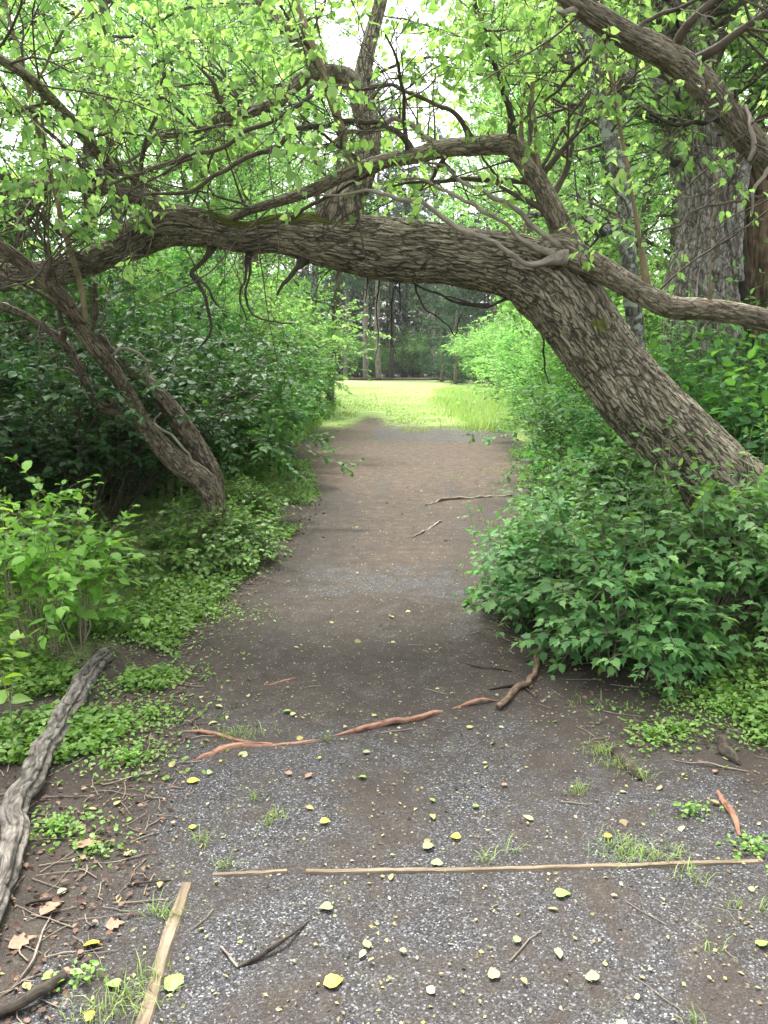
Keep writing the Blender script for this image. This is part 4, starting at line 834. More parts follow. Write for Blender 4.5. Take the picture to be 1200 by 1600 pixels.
# the big fresh-green bush in the right foreground
hb = np.array([1.72, 4.2, gz(1.72, 4.2)])
def herobush(name, label, base, seed, ntip, rx, ry, zt, lsz, mat, kind, cat='shrub', stub=.0, cx0=0, m=5, n2=6, tip=.5):
    "many arching shoots whose tips fill a low dome"
    rng = np.random.default_rng(seed); root = thing(name, label, cat, base)
    a = rng.uniform(0, 2*pi, ntip); r = np.sqrt(rng.uniform(.02, 1, ntip))
    T = np.stack([cx0+rx*r*np.cos(a), ry*r*np.sin(a), zt*(1-.75*r**2)*rng.uniform(.45, 1.12, ntip)], 1)
    K = 9; u = np.linspace(0, 1, K)[None, :, None]; B = np.stack([.15*np.cos(a), .15*np.sin(a), 0*a-.03], 1)[:, None]
    Cc = B*.45+T[:, None]*.55; Cc[..., 2] = T[:, None, 2]*1.05+.12
    P = (1-u)**2*B+2*u*(1-u)*Cc+u*u*T[:, None]+rng.normal(size=(ntip, K, 3))*.012
    R = .0055*np.linspace(1, .3, K)[None]*np.ones((ntip, 1))
    S1, Q1 = spawn(rng, P, R, n2, (.35, 1), (30, 65), (.14, .36), 6, .08, -.015, .55, .6, .0014, .4)
    mb = MB()
    for P_, R_ in ((P, R), (S1, Q1)):
        V, F = tubes(P_, R_, 5); mb.add(V, F)
    tag(mb.out('stems', M['twig_pale'], root), kind='stuff')
    q = pairs(rng, S1, m, lsz, (.15, 1), .22, .25, (45, 72), .12, kind, .28, 1.0, tip, .38, .2)
    q2 = pairs(rng, P[:, 3:], m+1, lsz*1.1, (.1, 1), .22, .25, (45, 72), .12, kind, .28, 1.0, tip, .38, .2)
    q.add(np.concatenate(q2.V), q2.F, tint=np.concatenate(q2.A['tint']))
    q.out('foliage', mat, root); return root
herobush('leafy_bush', 'big fresh green bush with toothed leaves spilling toward the path at lower right', hb, 501, 100, .98, .62, .80, .07, M['leaf_near'], 'tooth', cx0=-.05)
h2 = np.array([1.25, 3.80, gz(1.25, 3.80)])
herobush('leafy_bush', 'low drooping spray of toothed green leaves in front of the big bush', h2, 502, 34, .34, .34, .55, .072, M['leaf_near'], 'tooth')
h3 = np.array([1.12, 4.75, gz(1.12, 4.75)])
herobush('leafy_bush', 'small thin-leaved bush reaching left over the path edge from behind the big bush', h3, 503, 60, .55, .5, .55, .06, M['leaf_near'], 'oval')
h4 = np.array([1.75, 5.6, gz(1.75, 5.6)])
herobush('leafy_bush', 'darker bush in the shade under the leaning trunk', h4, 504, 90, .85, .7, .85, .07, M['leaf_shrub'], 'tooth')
h5 = np.array([2.55, 4.75, gz(2.55, 4.75)])
herobush('leafy_bush', 'green bush at the right edge in front of the trunk base', h5, 505, 90, .8, .7, .85, .07, M['leaf_near'], 'tooth')

def tallplants(name, label, base, seed, n, rx, ry, H, lsz, mat, kind, nodes=8, cat='plant', stem='stem_green', lean=(0, 0), tip=.6, droop=.3):
    "upright unbranched stems with opposite leaves"
    rng = np.random.default_rng(seed); root = thing(name, label, cat, base)
    b = np.stack([rng.uniform(-rx, rx, n), rng.uniform(-ry, ry, n), np.full(n, -.03)], 1); K = 9
    P = np.zeros((n, K, 3)); P[:, 0] = b; d = nrm(np.stack([rng.normal(size=n)*.16+lean[0], rng.normal(size=n)*.16+lean[1], np.ones(n)], 1)); ln = H*rng.uniform(.6, 1.1, n)
    for k in range(1, K):
        d = nrm(d+.05*rng.normal(size=d.shape)); P[:, k] = P[:, k-1]+d*(ln/(K-1))[:, None]
    R = (.0032)*np.linspace(1, .35, K)[None]*np.ones((n, 1)); V, F = tubes(P, R, 5); mb = MB().add(V, F)
    tag(mb.out('stems', M[stem], root), kind='stuff')
    q = pairs(rng, P, nodes, lsz, (.25, 1), droop, .25, (60, 85), .18, kind, .3, 1.0, tip, .4, .2); q.out('foliage', mat, root); return root
def G(x, y): return np.array([x, y, gz(x, y)])
tallplants('upright_shoots', 'upright leafy shoots with bright tips rising in front of the leaning trunk', G(1.62, 4.25), 511, 34, .7, .15, 1.08, .062, M['leaf_near'], 'oval', 9, stem='twig_pale')
tallplants('upright_shoots', 'upright leafy shoots left of the leaning trunk, above the big bush', G(.95, 4.9), 512, 12, .25, .3, .85, .06, M['leaf_near'], 'oval', 9, stem='twig_pale')
tallplants('tall_weeds', 'tall broad-leaved weeds behind the leaning trunk at the right edge', G(3.1, 6.1), 513, 80, .95, .5, 1.75, .12, M['leaf_shrub'], 'oval', 11, tip=.5)
tallplants('tall_weeds', 'tall broad-leaved weeds under the right-hand branch of the arch', G(2.9, 7.2), 514, 80, 1.1, .5, 1.75, .11, M['leaf_shrub'], 'oval', 11, tip=.5)
tallplants('tall_weeds', 'nettle-like weeds crowding the right edge of the path under the arch', G(2.15, 8.1), 515, 60, .55, .9, .8, .08, M['leaf_shrub'], 'tooth', 8, tip=.3)
tallplants('tall_weeds', 'pale leafy weeds at the foot of the hollow tree', G(3.5, 8.2), 516, 60, .9, .4, 2.3, .09, M['leaf_forest'], 'oval', 12, tip=.4)

# lime sapling lower left
lbx = G(-1.75, 4.0)
herobush('lime_sapling', 'bright yellow-green sapling at the lower left beside the log', lbx, 521, 26, .45, .35, .85, .075, M['leaf_lime'], 'oval', n2=4, m=4)
tallplants('lime_shoots', 'bright yellow-green upright shoots above the left end of the log', G(-1.82, 3.75), 522, 9, .25, .2, .95, .09, M['leaf_lime'], 'oval', 7, stem='twig_pale')
tallplants('lime_shoots', 'broad lime leaves at the extreme left edge beside the log', G(-1.62, 3.1), 523, 7, .15, .2, .5, .085, M['leaf_lime'], 'heart', 5, stem='twig_pale')
herobush('low_bush', 'low green undergrowth behind the lime sapling', G(-2.1, 4.9), 524, 50, .7, .5, .45, .055, M['leaf_cover'], 'oval')
herobush('low_bush', 'low leafy undergrowth around the foot of the leaning tree', G(-1.35, 5.9), 525, 60, .45, .6, .35, .05, M['leaf_cover'], 'oval')
herobush('low_bush', 'low green bush on the left verge just beyond the leaning tree', G(-1.45, 7.4), 526, 60, .4, .8, .36, .055, M['leaf_cover'], 'tooth')
herobush('low_bush', 'low green bush on the left verge further along the path', G(-1.8, 9.6), 527, 60, .4, .9, .45, .06, M['leaf_cover'], 'oval')

# ------------------------------------------------------------------ ground cover, grass, litter (uncountable)
rng = np.random.default_rng(600)
def scatter_leaves(name, label, cat, n, fx, size, mat, kind='oval', lift=(.005, .08), nj=.6, tint=(.5, .25), flat_=False):
    P = fx(n); P = P[: n]; x, y = P[:, 0], P[:, 1]
    # clump
    z = gz(x, y)+rng.uniform(lift[0], lift[1], len(P))*P[:, 2]
    a = rng.uniform(0, 2*pi, len(P)); d_ = np.stack([np.cos(a), np.sin(a), rng.normal(size=len(P))*(.1 if flat_ else .35)], 1)
    N_ = nrm(np.array([0, 0, 1.])+rng.normal(size=(len(P), 3))*nj)
    V, F, A = leafset(kind, np.stack([x, y, z], 1), d_, N_, size*rng.uniform(.5, 1.3, len(P)), rng, 1.0, tint[0]+tint[1]*rng.normal(size=len(P)))
    return tag(mesh(name, V, F, mat, None, None, A), label, cat, kind='stuff')
def cover_fn(n):
    o = []; tot = 0
    while tot < n:
        y = 1.6*np.exp(rng.uniform(0, math.log(14/1.6), n)); side = rng.random(n) < .55
        l = np.interp(y, LY, LX); r = np.interp(y, LY, RX)
        x = np.where(side, l+.12-rng.gamma(1.6, .5, n), r-.10+rng.gamma(1.6, .45, n))
        p = np.stack([x, y, 0*x], -1); k = (fbm(p*2.3, 61) > np.where(side, np.where(y < 3.4, .56, .44), np.where(y < 3.0, .60, .47)))&(x > -6)&(x < 6)
        kk = k & ~((y < 2.3) & (side))
        h_ = np.clip(.3+1.2*np.abs(pathd(x, y)), .2, 2.2)*sst(1.5, 5, y)+.25
        o.append(np.stack([x, y, h_], 1)[kk]); tot += kk.sum()
    return np.concatenate(o)[:n]
scatter_leaves('ground_cover', 'small-leaved green ground cover along both verges of the path', 'ground cover', 60000, cover_fn, .033, M['leaf_cover'], 'oval', (.004, .09), .45)
def patch_fn(cs):
    def f(n):
        o = []
        w = np.array([c[3] for c in cs], float); w /= w.sum(); ch = rng.choice(len(cs), n, p=w)
        C = np.array([[*gp(c[0], c[1])[:2], c[2]] for c in cs])[ch]; a = rng.uniform(0, 2*pi, n); r = C[:, 2]*np.abs(rng.normal(size=n))*.75
        return np.stack([C[:, 0]+r*np.cos(a)*1.25, C[:, 1]+r*np.sin(a)*.9, np.clip(1.3-.6*r/C[:, 2], .1, 2)], 1)
    return f
scatter_leaves('creeping_weeds', 'patches of pale green creeping weeds on the soil beside the log and under the bush', 'ground cover', 6000,
    patch_fn([(200, 1190, .16, 3), (235, 1120, .2, 3), (265, 1060, .15, 2), (180, 1140, .15, 2), (95, 1300, .12, 1.6), (60, 1170, .12, 1), (1020, 1155, .12, 1.5), (1130, 1110, .22, 4), (1060, 1145, .12, 1.5), (1190, 1160, .1, 1), (1180, 1330, .07, .7), (1080, 1270, .06, .3), (215, 1000, .3, 3), (330, 960, .25, 3), (130, 1080, .2, 2), (1100, 1090, .3, 3), (1175, 1095, .3, 2.5), (155, 1335, .05, .3), (130, 1530, .05, .3)]),
    .02, M['leaf_cover'], 'oval', (.004, .035), .45, (.75, .25))
# grass blades
def blades(name, label, P, H, W, mat, cat='grass', bend=.5, tint=(.5, .25)):
    n = len(P); a = rng.uniform(0, 2*pi, n); d_ = np.stack([np.cos(a), np.sin(a), 0*a], 1); s = np.stack([-d_[:, 1], d_[:, 0], 0*a], 1)
    h = H*rng.uniform(.5, 1.2, n); b = bend*rng.uniform(.1, 1.2, n)
    up = np.array([0, 0, 1.]); W_ = W*rng.uniform(.7, 1.3, n)
    V = np.stack([P-s*W_[:, None]/2, P+s*W_[:, None]/2, P+d_*(b*h*.3)[:, None]+up*(h*.6)[:, None]+s*W_[:, None]*.35, P+d_*(b*h*.3)[:, None]+up*(h*.6)[:, None]-s*W_[:, None]*.35, P+d_*(b*h*.9)[:, None]+up*(h*(1-.25*b))[:, None]], 1)
    o5 = (np.arange(n)*5)[:, None]
    F = [np.array([[0, 1, 2, 3]])+o5, np.array([[3, 2, 4]])+o5]
    ti = np.repeat(np.clip(tint[0]+tint[1]*rng.normal(size=n), 0, 1), 5)
    return tag(mesh(name, V.reshape(-1, 3), F, mat, None, None, dict(tint=ti)), label, cat, kind='stuff')
n = 60000; Y_ = 17.5*np.exp(rng.uniform(0, math.log(60/17.5), n)**1.0); xh = 1.2+Y_*.14
X_ = rng.uniform(-1, 1, n)*(xh+2)+.9
k = (vn(np.stack([X_*1.5, Y_*1.5, 0*X_], -1), 8) > np.interp(Y_, [17, 22, 26], [.75, .5, .2])) & ~((np.abs(X_+.35) < .4) & (Y_ < 26)); X_, Y_ = X_[k], Y_[k]
blades('meadow_grass', 'short bright grass of the clearing', np.stack([X_, Y_, gz(X_, Y_)], 1), .07, .014, M['grass'], bend=.9, tint=(.65, .25))
n = 22000; Y_ = rng.uniform(18.5, 48, n); X_ = 2.0+(Y_-18)*.05+rng.normal(size=n)*.35+rng.gamma(1.5, .6, n)+.9*(vn(np.stack([Y_*.5, Y_*0, Y_*0], 1), 3)-.5)
blades('tall_grass', 'long pale grass along the right side of the clearing', np.stack([X_, Y_, gz(X_, Y_)], 1), .30, .012, M['grass'], bend=1.2, tint=(.5, .3))
n = 9000; Y_ = rng.uniform(15, 30, n); X_ = -1.6-rng.gamma(1.5, .5, n)
blades('tall_grass', 'bright green grass along the left side of the clearing', np.stack([X_, Y_, gz(X_, Y_)], 1), .32, .02, M['grass'], bend=.8, tint=(.5, .25))
tf = [(375, 1150, .06, 160), (940, 1175, .045, 150), (960, 1195, .05, 100), (1000, 1215, .03, 60), (905, 1237, .03, 60), (990, 1335, .07, 180), (1050, 1340, .05, 70), (960, 1330, .06, 90), (205, 1570, .05, 140), (230, 1530, .03, 60), (255, 1430, .035, 80), (150, 1580, .06, 90), (430, 1275, .03, 40), (320, 1315, .025, 40), (760, 1345, .02, 30), (350, 1355, .03, 40), (800, 1330, .02, 25), (395, 1250, .02, 22), (1115, 1490, .03, 30), (1080, 1600, .02, 20), (705, 745, .16, 120), (780, 735, .3, 420), (590, 690, .12, 120), (790, 770, .25, 220), (660, 735, .1, 60), (1085, 1375, .03, 40), (1180, 1420, .05, 50), (420, 1290, .02, 30), (510, 1155, .02, 30), (925, 1100, .1, 60), (860, 960, .1, 60), (840, 910, .15, 90)]
Pg = []
for a_, b_, r_, n_ in tf:
    c = gp(a_, b_); q = rng.normal(size=(n_, 2))*r_*.6; X_ = c[0]+q[:, 0]*1.3; Y_ = c[1]+q[:, 1]; k = rng.random(n_) < .55; X_, Y_ = X_[k], Y_[k]; Pg.append(np.stack([X_, Y_, gz(X_, Y_)], 1))
blades('grass_tufts', 'scattered small tufts of grass growing through the gravel and dirt', np.concatenate(Pg), .042, .003, M['grass'], bend=1.6, tint=(.3, .25))
# loose stones
def rocks(name, label, n, fx, size, cat='stones'):
    P = fx(n); s = size*rng.lognormal(0, .4, n); T = np.array([[1, 0, 0], [-1, 0, 0], [0, 1, 0], [0, -1, 0], [0, 0, 1], [0, 0, -1.]])
    V = T[None]*rng.uniform(.6, 1.2, (n, 6, 1))+rng.normal(size=(n, 6, 3))*.2; a = rng.uniform(0, 2*pi, n); ca, sa = np.cos(a)[:, None], np.sin(a)[:, None]
    V = np.stack([V[..., 0]*ca-V[..., 1]*sa, V[..., 0]*sa+V[..., 1]*ca, V[..., 2]*.6], -1)*s[:, None, None]+P[:, None]
    F = np.array([[0, 2, 4], [2, 1, 4], [1, 3, 4], [3, 0, 4], [2, 0, 5], [1, 2, 5], [3, 1, 5], [0, 3, 5]])[None]+(np.arange(n)*6)[:, None, None]
    return tag(mesh(name, V.reshape(-1, 3), [F.reshape(-1, 3)], M['stone'], None, None, dict(tint=np.repeat(rng.random(n), 6)), False), label, cat, kind='stuff')
def gfn(n):
    o = []; tot = 0
    while tot < n:
        y = 1.15*np.exp(rng.uniform(0, math.log(7/1.15), n)); x = rng.uniform(-1.1, 2.2, n)*np.minimum(1, .35+.25*y)
        p = np.stack([x, y, 0*x], -1); dn = .2+1.0*sst(.42, .6, fbm(p*2.2, 71)); dn = dn*np.where(y < 3.3, 1, .28)*sst(-.15, .2, pathd(x, y))
        k = rng.random(n) < dn; o.append(np.stack([x, y, gz(x, y)+.001], 1)[k]); tot += k.sum()
    return np.concatenate(o)[:n]
rocks('gravel_chips', 'loose grey crushed stone chips strewn over the foreground', 30000, gfn, .0019)
# small bits of litter
def lfn(n):
    y = 1.2*np.exp(rng.uniform(0, math.log(18/1.2), n)); l = np.interp(y, LY, LX); r = np.interp(y, LY, RX)
    x = l-.3+(r-l+.5)*rng.random(n); return np.stack([x, y, np.ones(n)], 1)
scatter_leaves('fallen_catkins', 'tiny yellowish bracts and catkins strewn all over the path', 'litter', 5000, lfn, .014, M['litter'], 'fold', (.002, .008), .5, (.68, .22), True)
def bfn(n):
    y = 1.1*np.exp(rng.uniform(0, math.log(9/1.1), n)); l = np.interp(y, LY, LX)
    x = np.where(rng.random(n) < .75, l+.25-rng.gamma(1.5, .28, n), np.interp(y, LY, RX)-.3+rng.gamma(1.5, .3, n)); return np.stack([x, y, np.ones(n)], 1)
scatter_leaves('dead_leaf_litter', 'brown dead leaf fragments on the soil along the path edges', 'litter', 2800, bfn, .021, M['dead_leaf'], 'tooth', (.003, .016), .6, (.3, .3), True)
scatter_leaves('small_fallen_leaves', 'many small pale green and yellow leaves strewn along the path', 'litter', 200, lfn, .032, M['litter'], 'oval', (.003, .012), .35, (.85, .15), True)
def dirtcl(n):
    p = lfn(n); return np.stack([p[:, 0], p[:, 1], gz(p[:, 0], p[:, 1])+.001], 1)
# fine twig litter
n = 800; q = np.concatenate([bfn(700)[:, :2], lfn(100)[:, :2]]); a = rng.uniform(0, 2*pi, n); L_ = rng.uniform(.03, .16, n)
Pt = np.zeros((n, 4, 3)); 
for k in range(4):
    t_ = (k/3-.5); xx = q[:, 0]+np.cos(a)*L_*t_+rng.normal(size=n)*.004; yy = q[:, 1]+np.sin(a)*L_*t_+rng.normal(size=n)*.004
    Pt[:, k] = np.stack([xx, yy, gz(xx, yy)+.005], 1)
V, F = tubes(Pt, rng.uniform(.0008, .0025, (n, 1))*np.ones((1, 4)), 4)
tag(MB().add(V, F).out('twig_litter', M['twig_pale']), 'thin broken twigs strewn along the path edges', 'litter', kind='stuff')

# ------------------------------------------------------------------ log, boards, roots, sticks
def ground_piece(name, label, cat, rows, mat, n=90, m=16, relief=0., lump=.1, seed=0, flute=0, fr=30, fl=8, group=None, flatten=None):
    "rows: photo px, py, diameter in metres, lift of the centre above the soil"
    C = []
    for a_, b_, dm, lf_ in rows:
        p = gp(a_, b_); C.append([p[0], p[1], p[2]+lf_, dm/2])
    V, F, A, c = sweep(np.array(C), n, m, relief, fr, fl, seed, lump, True, flute, .035 if n < 100 else .022); V[:, 2] -= .002; A['moss'] = np.zeros(len(V))
    b_ = c[0].mean(0); b_[2] = gz(b_[0], b_[1])
    o = mesh(name, V, F, M[mat], None, b_, A); o.location = b_; return tag(o, label, cat, group)
ground_piece('fallen_log', 'weathered grey lichen-spotted log lying along the lower left edge', 'log', [(165, 1030, .075, .03), (120, 1095, .085, .04), (85, 1160, .095, .045), (62, 1210, .10, .05), (30, 1275, .095, .05), (15, 1330, .09, .045), (8, 1385, .08, .04), (-12, 1450, .07, .03), (-40, 1540, .06, .02)], 'bark_log', 320, 70, .006, .16, 700, .3, 34, 9)
def board(name, label, rows, wid, th, lift, mat, seed, parentlabel='edging board'):
    C = np.array([[*gp(a_, b_)[:3]] for a_, b_ in rows]); P_, u = crom(C, 60); T = nrm(np.gradient(P_, axis=0)); T[:, 2] = 0; T = nrm(T)
    S = np.stack([-T[:, 1], T[:, 0], 0*u], 1)*wid/2*(1+.25*(vn(np.stack([u*6, u*0, u*0], 1), seed)-.5))[:, None]; z = np.array([0, 0, 1.])
    P_ = P_+z*(lift+.004*(vn(np.stack([u*9, u*0+3, u*0], 1), seed)-.5))[:, None]
    bev = .2
    ring = np.stack([P_-S-z*th, P_-S*1.0-z*th*bev, P_-S*(1-bev), P_+S*(1-bev), P_+S-z*th*bev, P_+S-z*th], 1); n, m = ring.shape[:2]
    i = np.arange(n-1)[:, None]*m; j = np.arange(m)[None]; j2 = (j+1) % m
    F = [np.stack([i+j, i+m+j, i+m+j2, i+j2], -1).reshape(-1, 4), np.array([list(range(m)), [(n-1)*m+k for k in range(m)][::-1]])]
    V = ring.reshape(-1, 3); V = V+(.003*(np.stack([vn(V*40, seed+k) for k in range(3)], 1)-.5))
    loc = np.stack([np.tile(np.linspace(-wid/2, wid/2, m), n), np.tile(np.arange(m)*.01, n), np.repeat(u, m)], 1)
    b_ = P_.mean(0); o = mesh(name, V, F, M[mat], None, b_, dict(bk=loc, relief=np.full(len(V), .75)), False); o.location = b_
    return tag(o, label, 'edging board')
board('edging_board', 'half-buried weathered plank running toward the viewer at lower left', [(292, 1382), (275, 1430), (258, 1480), (242, 1540), (222, 1605), (205, 1660)], .036, .05, .008, 'plank', 801)
board('edging_board', 'long thin pale wooden edging strip across the gravel in the foreground', [(478, 1364), (600, 1362), (720, 1361), (850, 1357), (980, 1354), (1090, 1350), (1192, 1347)], .018, .04, .007, 'plank', 802)
board('edging_board', 'short thin wooden edging strip left of the long one, by the corner', [(332, 1367), (380, 1366), (448, 1363)], .016, .04, .005, 'plank', 803)
R_ = [('exposed_root', 'thick orange-brown exposed root on the left of the gravel edge', 'root', [(300, 1188, .006, .0), (320, 1180, .03, .004), (350, 1170, .038, .006), (380, 1165, .032, .005), (430, 1162, .026, .004), (470, 1160, .020, .003), (500, 1156, .008, .0)], 'peeled'),
      ('exposed_root', 'thin orange exposed root just behind the thick one at left', 'root', [(285, 1143, .008, .0), (310, 1147, .018, .003), (350, 1153, .018, .003), (390, 1162, .015, .003), (425, 1163, .012, .002)], 'peeled'),
      ('exposed_root', 'long flat orange exposed root running across the centre of the path', 'root', [(522, 1149, .006, .0), (550, 1141, .018, .003), (600, 1131, .024, .008), (650, 1122, .024, .009), (700, 1110, .022, .010), (740, 1101, .020, .010), (778, 1095, .008, .0)], 'peeled'),
      ('broken_branch', 'cut brown branch with an orange end lying at the right edge of the path', 'branch', [(777, 1110, .034, .022), (800, 1088, .033, .024), (822, 1068, .030, .024), (838, 1045, .027, .022), (848, 1020, .024, .02), (846, 1000, .018, .012)], 'brown_stick'),
      ('stick', 'thin stick behind the cut branch at the right edge of the path', 'stick', [(765, 1078, .010, .006), (790, 1074, .016, .008), (815, 1072, .014, .008)], 'darkstick'),
      ('stick', 'short dark stick lying under the cut branch and pointing to the bush', 'stick', [(822, 1078, .014, .006), (840, 1092, .014, .006), (862, 1108, .008, .003)], 'darkstick'),
      ('stick', 'small reddish bark piece lying on the dirt left of centre', 'stick', [(416, 1072, .01, .004), (438, 1066, .016, .006), (462, 1060, .006, .004)], 'peeled'),
      ('stick', 'reddish peeled stick on the soil at the right, above the end of the edging strip', 'stick', [(1121, 1240, .016, .008), (1135, 1262, .024, .01), (1150, 1285, .022, .01), (1156, 1308, .010, .006)], 'peeled'),
      ('wood_chunk', 'rotten brown wood chunk beside the small grass tuft on the right', 'wood', [(948, 1160, .02, .006), (962, 1180, .045, .014), (978, 1198, .045, .014), (1000, 1220, .018, .006)], 'darkstick'),
      ('root_stub', 'dark pointed root stub under the bush at the right edge', 'root', [(1128, 1160, .035, .02), (1140, 1180, .05, .022), (1155, 1195, .02, .006)], 'darkstick'),
      ('stick', 'dark mossy stick on the gravel right of the left plank', 'stick', [(372, 1512, .008, .004), (395, 1502, .015, .008), (425, 1483, .013, .007), (450, 1466, .009, .006), (482, 1440, .004, .004)], 'darkstick'),
      ('stick', 'thin curved twig touching the dark stick near the left plank', 'stick', [(345, 1480, .004, .004), (356, 1500, .006, .005), (372, 1512, .006, .004)], 'twig_pale'),
      ('stick', 'thick dark stick in the bottom left corner', 'stick', [(-10, 1592, .02, .01), (30, 1580, .028, .014), (70, 1555, .030, .014), (100, 1530, .026, .012)], 'darkstick'),
      ('stick', 'long thin pale twig among the dead leaves beside the log', 'stick', [(160, 1228, .005, .006), (200, 1218, .006, .008), (250, 1204, .006, .006)], 'twig_pale'),
      ('stick', 'thin twig crossing the soil above the left plank', 'stick', [(150, 1350, .004, .006), (190, 1345, .005, .008), (232, 1335, .004, .006)], 'twig_pale'),
      ('stick', 'long bent twig pointing at the bottom left corner', 'stick', [(15, 1550, .004, .006), (50, 1500, .006, .01), (66, 1460, .005, .008), (80, 1430, .004, .006)], 'twig_pale'),
      ('stick', 'forked dark twig among dead leaves left of the plank', 'stick', [(40, 1415, .008, .006), (80, 1408, .012, .008), (108, 1392, .008, .008)], 'darkstick'),
      ('stick', 'thin pale twig on the soil at the right edge under the bush', 'stick', [(1050, 1188, .005, .006), (1100, 1198, .007, .008), (1170, 1207, .006, .006)], 'twig_pale'),
      ('stick', 'thin pale stick lying across the far dirt of the path', 'stick', [(665, 790, .02, .012), (700, 781, .03, .014), (750, 778, .03, .014), (800, 775, .02, .012)], 'twig_pale'),
      ('stick', 'pale green-tipped stick lying diagonally on the middle of the path', 'stick', [(645, 840, .012, .008), (668, 828, .02, .01), (690, 815, .014, .01)], 'twig_pale'),
      ('stick', 'thin dark twig left of the cut branch on the dirt', 'stick', [(705, 1025, .004, .004), (745, 1040, .008, .006), (800, 1050, .006, .006)], 'darkstick'),
      ('stick', 'short dark twig on the gravel just above the edging strip at left', 'stick', [(200, 1385, .005, .006), (225, 1380, .006, .006), (268, 1376, .004, .004)], 'darkstick')]
for i, (nm, lab, ct, rows, mt) in enumerate(R_):
    ground_piece(nm, lab, ct, rows, mt if mt.startswith(('peeled', 'bark', 'dark', 'brown')) else 'deadwood', 60, 14, .001 if i > 2 else .0015, .22, 710+i, .2, 60, 14)
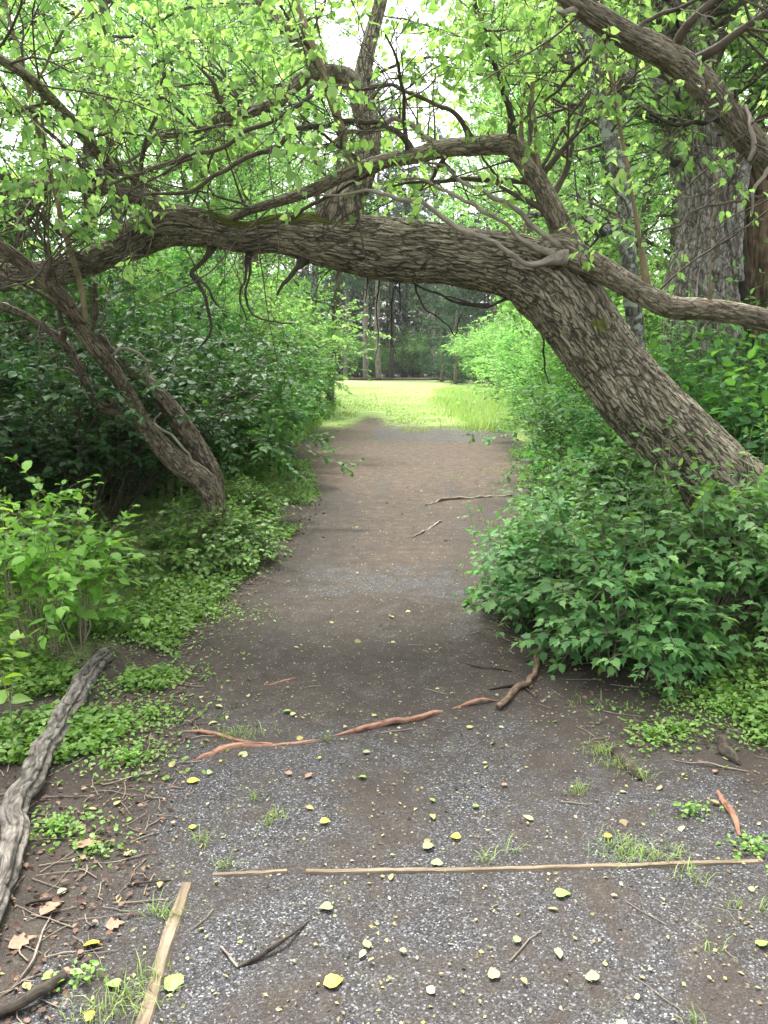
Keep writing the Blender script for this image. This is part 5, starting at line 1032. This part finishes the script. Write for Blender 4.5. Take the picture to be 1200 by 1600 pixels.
# ------------------------------------------------------------------ fallen leaves one can point at
def fl(a_, b_, L_, ang, mat, kind, lab, curl=.02):
    p = gp(a_, b_); rg = np.random.default_rng(int(a_*7+b_)); a = radians(ang); d_ = np.array([[cos(a), sin(a), .05]]); N_ = nrm(np.array([[rg.normal()*.18, rg.normal()*.18, 1.]]))
    P_ = p-d_[0]*L_/2+np.array([0, 0, curl*.5])
    V, F, A = leafset(kind, P_[None], d_, N_, np.array([L_]), rg, 1.2)
    th = np.array([0, 0, -.0006]); n = len(V); V2 = np.vstack([V, V+th]); F2 = list(F)+[f[:, ::-1]+n for f in F]
    b0 = p.copy(); o = mesh('fallen_leaf', V2, F2, M[mat], None, b0, dict(tint=np.full(len(V2), .5))); o.location = b0
    tag(o, lab, 'leaf')
FLV = [(302, 1223, .048, 10, 'yellow_leaf', 'oval', 'yellow leaf below the thick orange root at left'), (145, 1480, .05, 15, 'yellow_leaf', 'oval', 'large yellow leaf on soil left of the plank'), (521, 1538, .052, 20, 'yellow_leaf', 'oval', 'yellow oval leaf at the bottom centre-left of the gravel'),
 (141, 1592, .035, 80, 'yellow_leaf', 'oval', 'round yellow leaf at the bottom edge left of the plank'), (300, 1296, .026, 160, 'yellow_leaf', 'oval', 'small yellow leaf above the corner of the edging'), (508, 1287, .038, 5, 'yellow_leaf', 'oval', 'yellow leaf above the long edging strip, left of centre'),
 (712, 1311, .036, 170, 'yellow_leaf', 'oval', 'yellow leaf above the edging strip right of centre'), (500, 1187, .02, 50, 'yellow_leaf', 'oval', 'tiny yellow leaf right of the thick root'), (950, 1310, .03, 10, 'yellow_leaf', 'oval', 'small yellow leaf left of the grass tuft by the edging strip'), (345, 1192, .014, 70, 'yellow_leaf', 'oval', 'tiny yellow fragment against the thick orange root'),
 (573, 1479, .034, 110, 'pale_leaf', 'oval', 'pale oval leaf on gravel below the long strip, left of centre'), (770, 1524, .036, 100, 'pale_leaf', 'heart', 'pale rounded leaf at the lower centre-right'), (925, 1528, .034, 80, 'pale_leaf', 'heart', 'pale leaf beside the dark damp patch'), (508, 1421, .036, 200, 'pale_leaf', 'heart', 'pale green leaf just below the gap in the edging strips'),
 (670, 1326, .044, 30, 'pale_leaf', 'oval', 'pale leaf resting just above the edging strip at centre'), (683, 1350, .034, 80, 'pale_leaf', 'heart', 'pale leaf leaning on the long edging strip'), (808, 1472, .028, 60, 'pale_leaf', 'oval', 'small cream leaf right of centre on the near gravel'), (629, 1490, .022, 160, 'pale_leaf', 'oval', 'small cream leaf at the lower centre'), (328, 1210, .022, 10, 'pale_leaf', 'heart', 'small whitish leaf next to the yellow one by the thick root'),
 (268, 1538, .052, 140, 'green_leaf', 'heart', 'light green heart-shaped leaf right of the plank'), (880, 1400, .042, 5, 'green_leaf', 'heart', 'bright green folded leaf below the long edging strip'), (1192, 1478, .034, 20, 'green_leaf', 'heart', 'pale green leaf at the right edge of the gravel'), (176, 1542, .036, 190, 'green_leaf', 'heart', 'green leaf on soil left of the plank bottom'), (80, 1530, .036, 10, 'green_leaf', 'heart', 'bright green leaf near the bottom left corner'),
 (565, 1217, .028, 170, 'green_leaf', 'heart', 'small green leaf on gravel below the central root'), (450, 1114, .042, 5, 'green_leaf', 'tooth', 'green leaf on the brown dirt above the roots'), (675, 1253, .028, 120, 'green_leaf', 'oval', 'small bright green leaf at the centre of the gravel'), (743, 1263, .026, 175, 'green_leaf', 'oval', 'small bright green leaf right of the centre of the gravel'), (573, 1178, .032, 0, 'pale_leaf', 'oval', 'pale leaf just under the central orange root'), (150, 1470, .001, 0, None, None, None),
 (483, 1214, .042, 70, 'brown_leaf', 'tooth', 'pinkish brown leaf right of the thick root'), (450, 1211, .034, 150, 'brown_leaf', 'tooth', 'brown leaf left of the pinkish one'), (138, 1322, .085, 20, 'brown_leaf', 'tooth', 'big brown lobed oak leaf beside the log'), (82, 1422, .075, 60, 'brown_leaf', 'tooth', 'curled brown leaf on soil by the dark forked twig'), (180, 1448, .05, 20, 'brown_leaf', 'tooth', 'reddish brown leaf left of the plank top'), (788, 1229, .024, 0, 'brown_leaf', 'oval', 'small brown chip-like leaf right of centre'),
 (35, 1475, .07, 40, 'brown_leaf', 'tooth', 'brown leaf at the left edge below the log'), (1117, 1208, .028, 50, 'brown_leaf', 'oval', 'orange-brown leaf on the soil at the right edge')]
for r in FLV:
    if r[4]: fl(*r)

# ------------------------------------------------------------------ air
hz = np.array([[x, y, z] for x in (-45, 45) for y in (-6, 122) for z in (-1.5, 34.0)], float)
m, t, N, L = newmat('air'); pv = N('VolumePrincipled'); pv.inputs['Density'].default_value = .00045; pv.inputs['Color'].default_value = (.93, 1, .93, 1); pv.inputs['Anisotropy'].default_value = .2
o_ = N('OutputMaterial'); L(pv.outputs[0], o_.inputs['Volume'])
tag(mesh('haze', hz, [np.array([[0, 1, 3, 2], [4, 6, 7, 5], [0, 4, 5, 1], [2, 3, 7, 6], [0, 2, 6, 4], [1, 5, 7, 3]])], m, smooth=False), 'thin bright humid air between the trees', 'haze', kind='stuff')
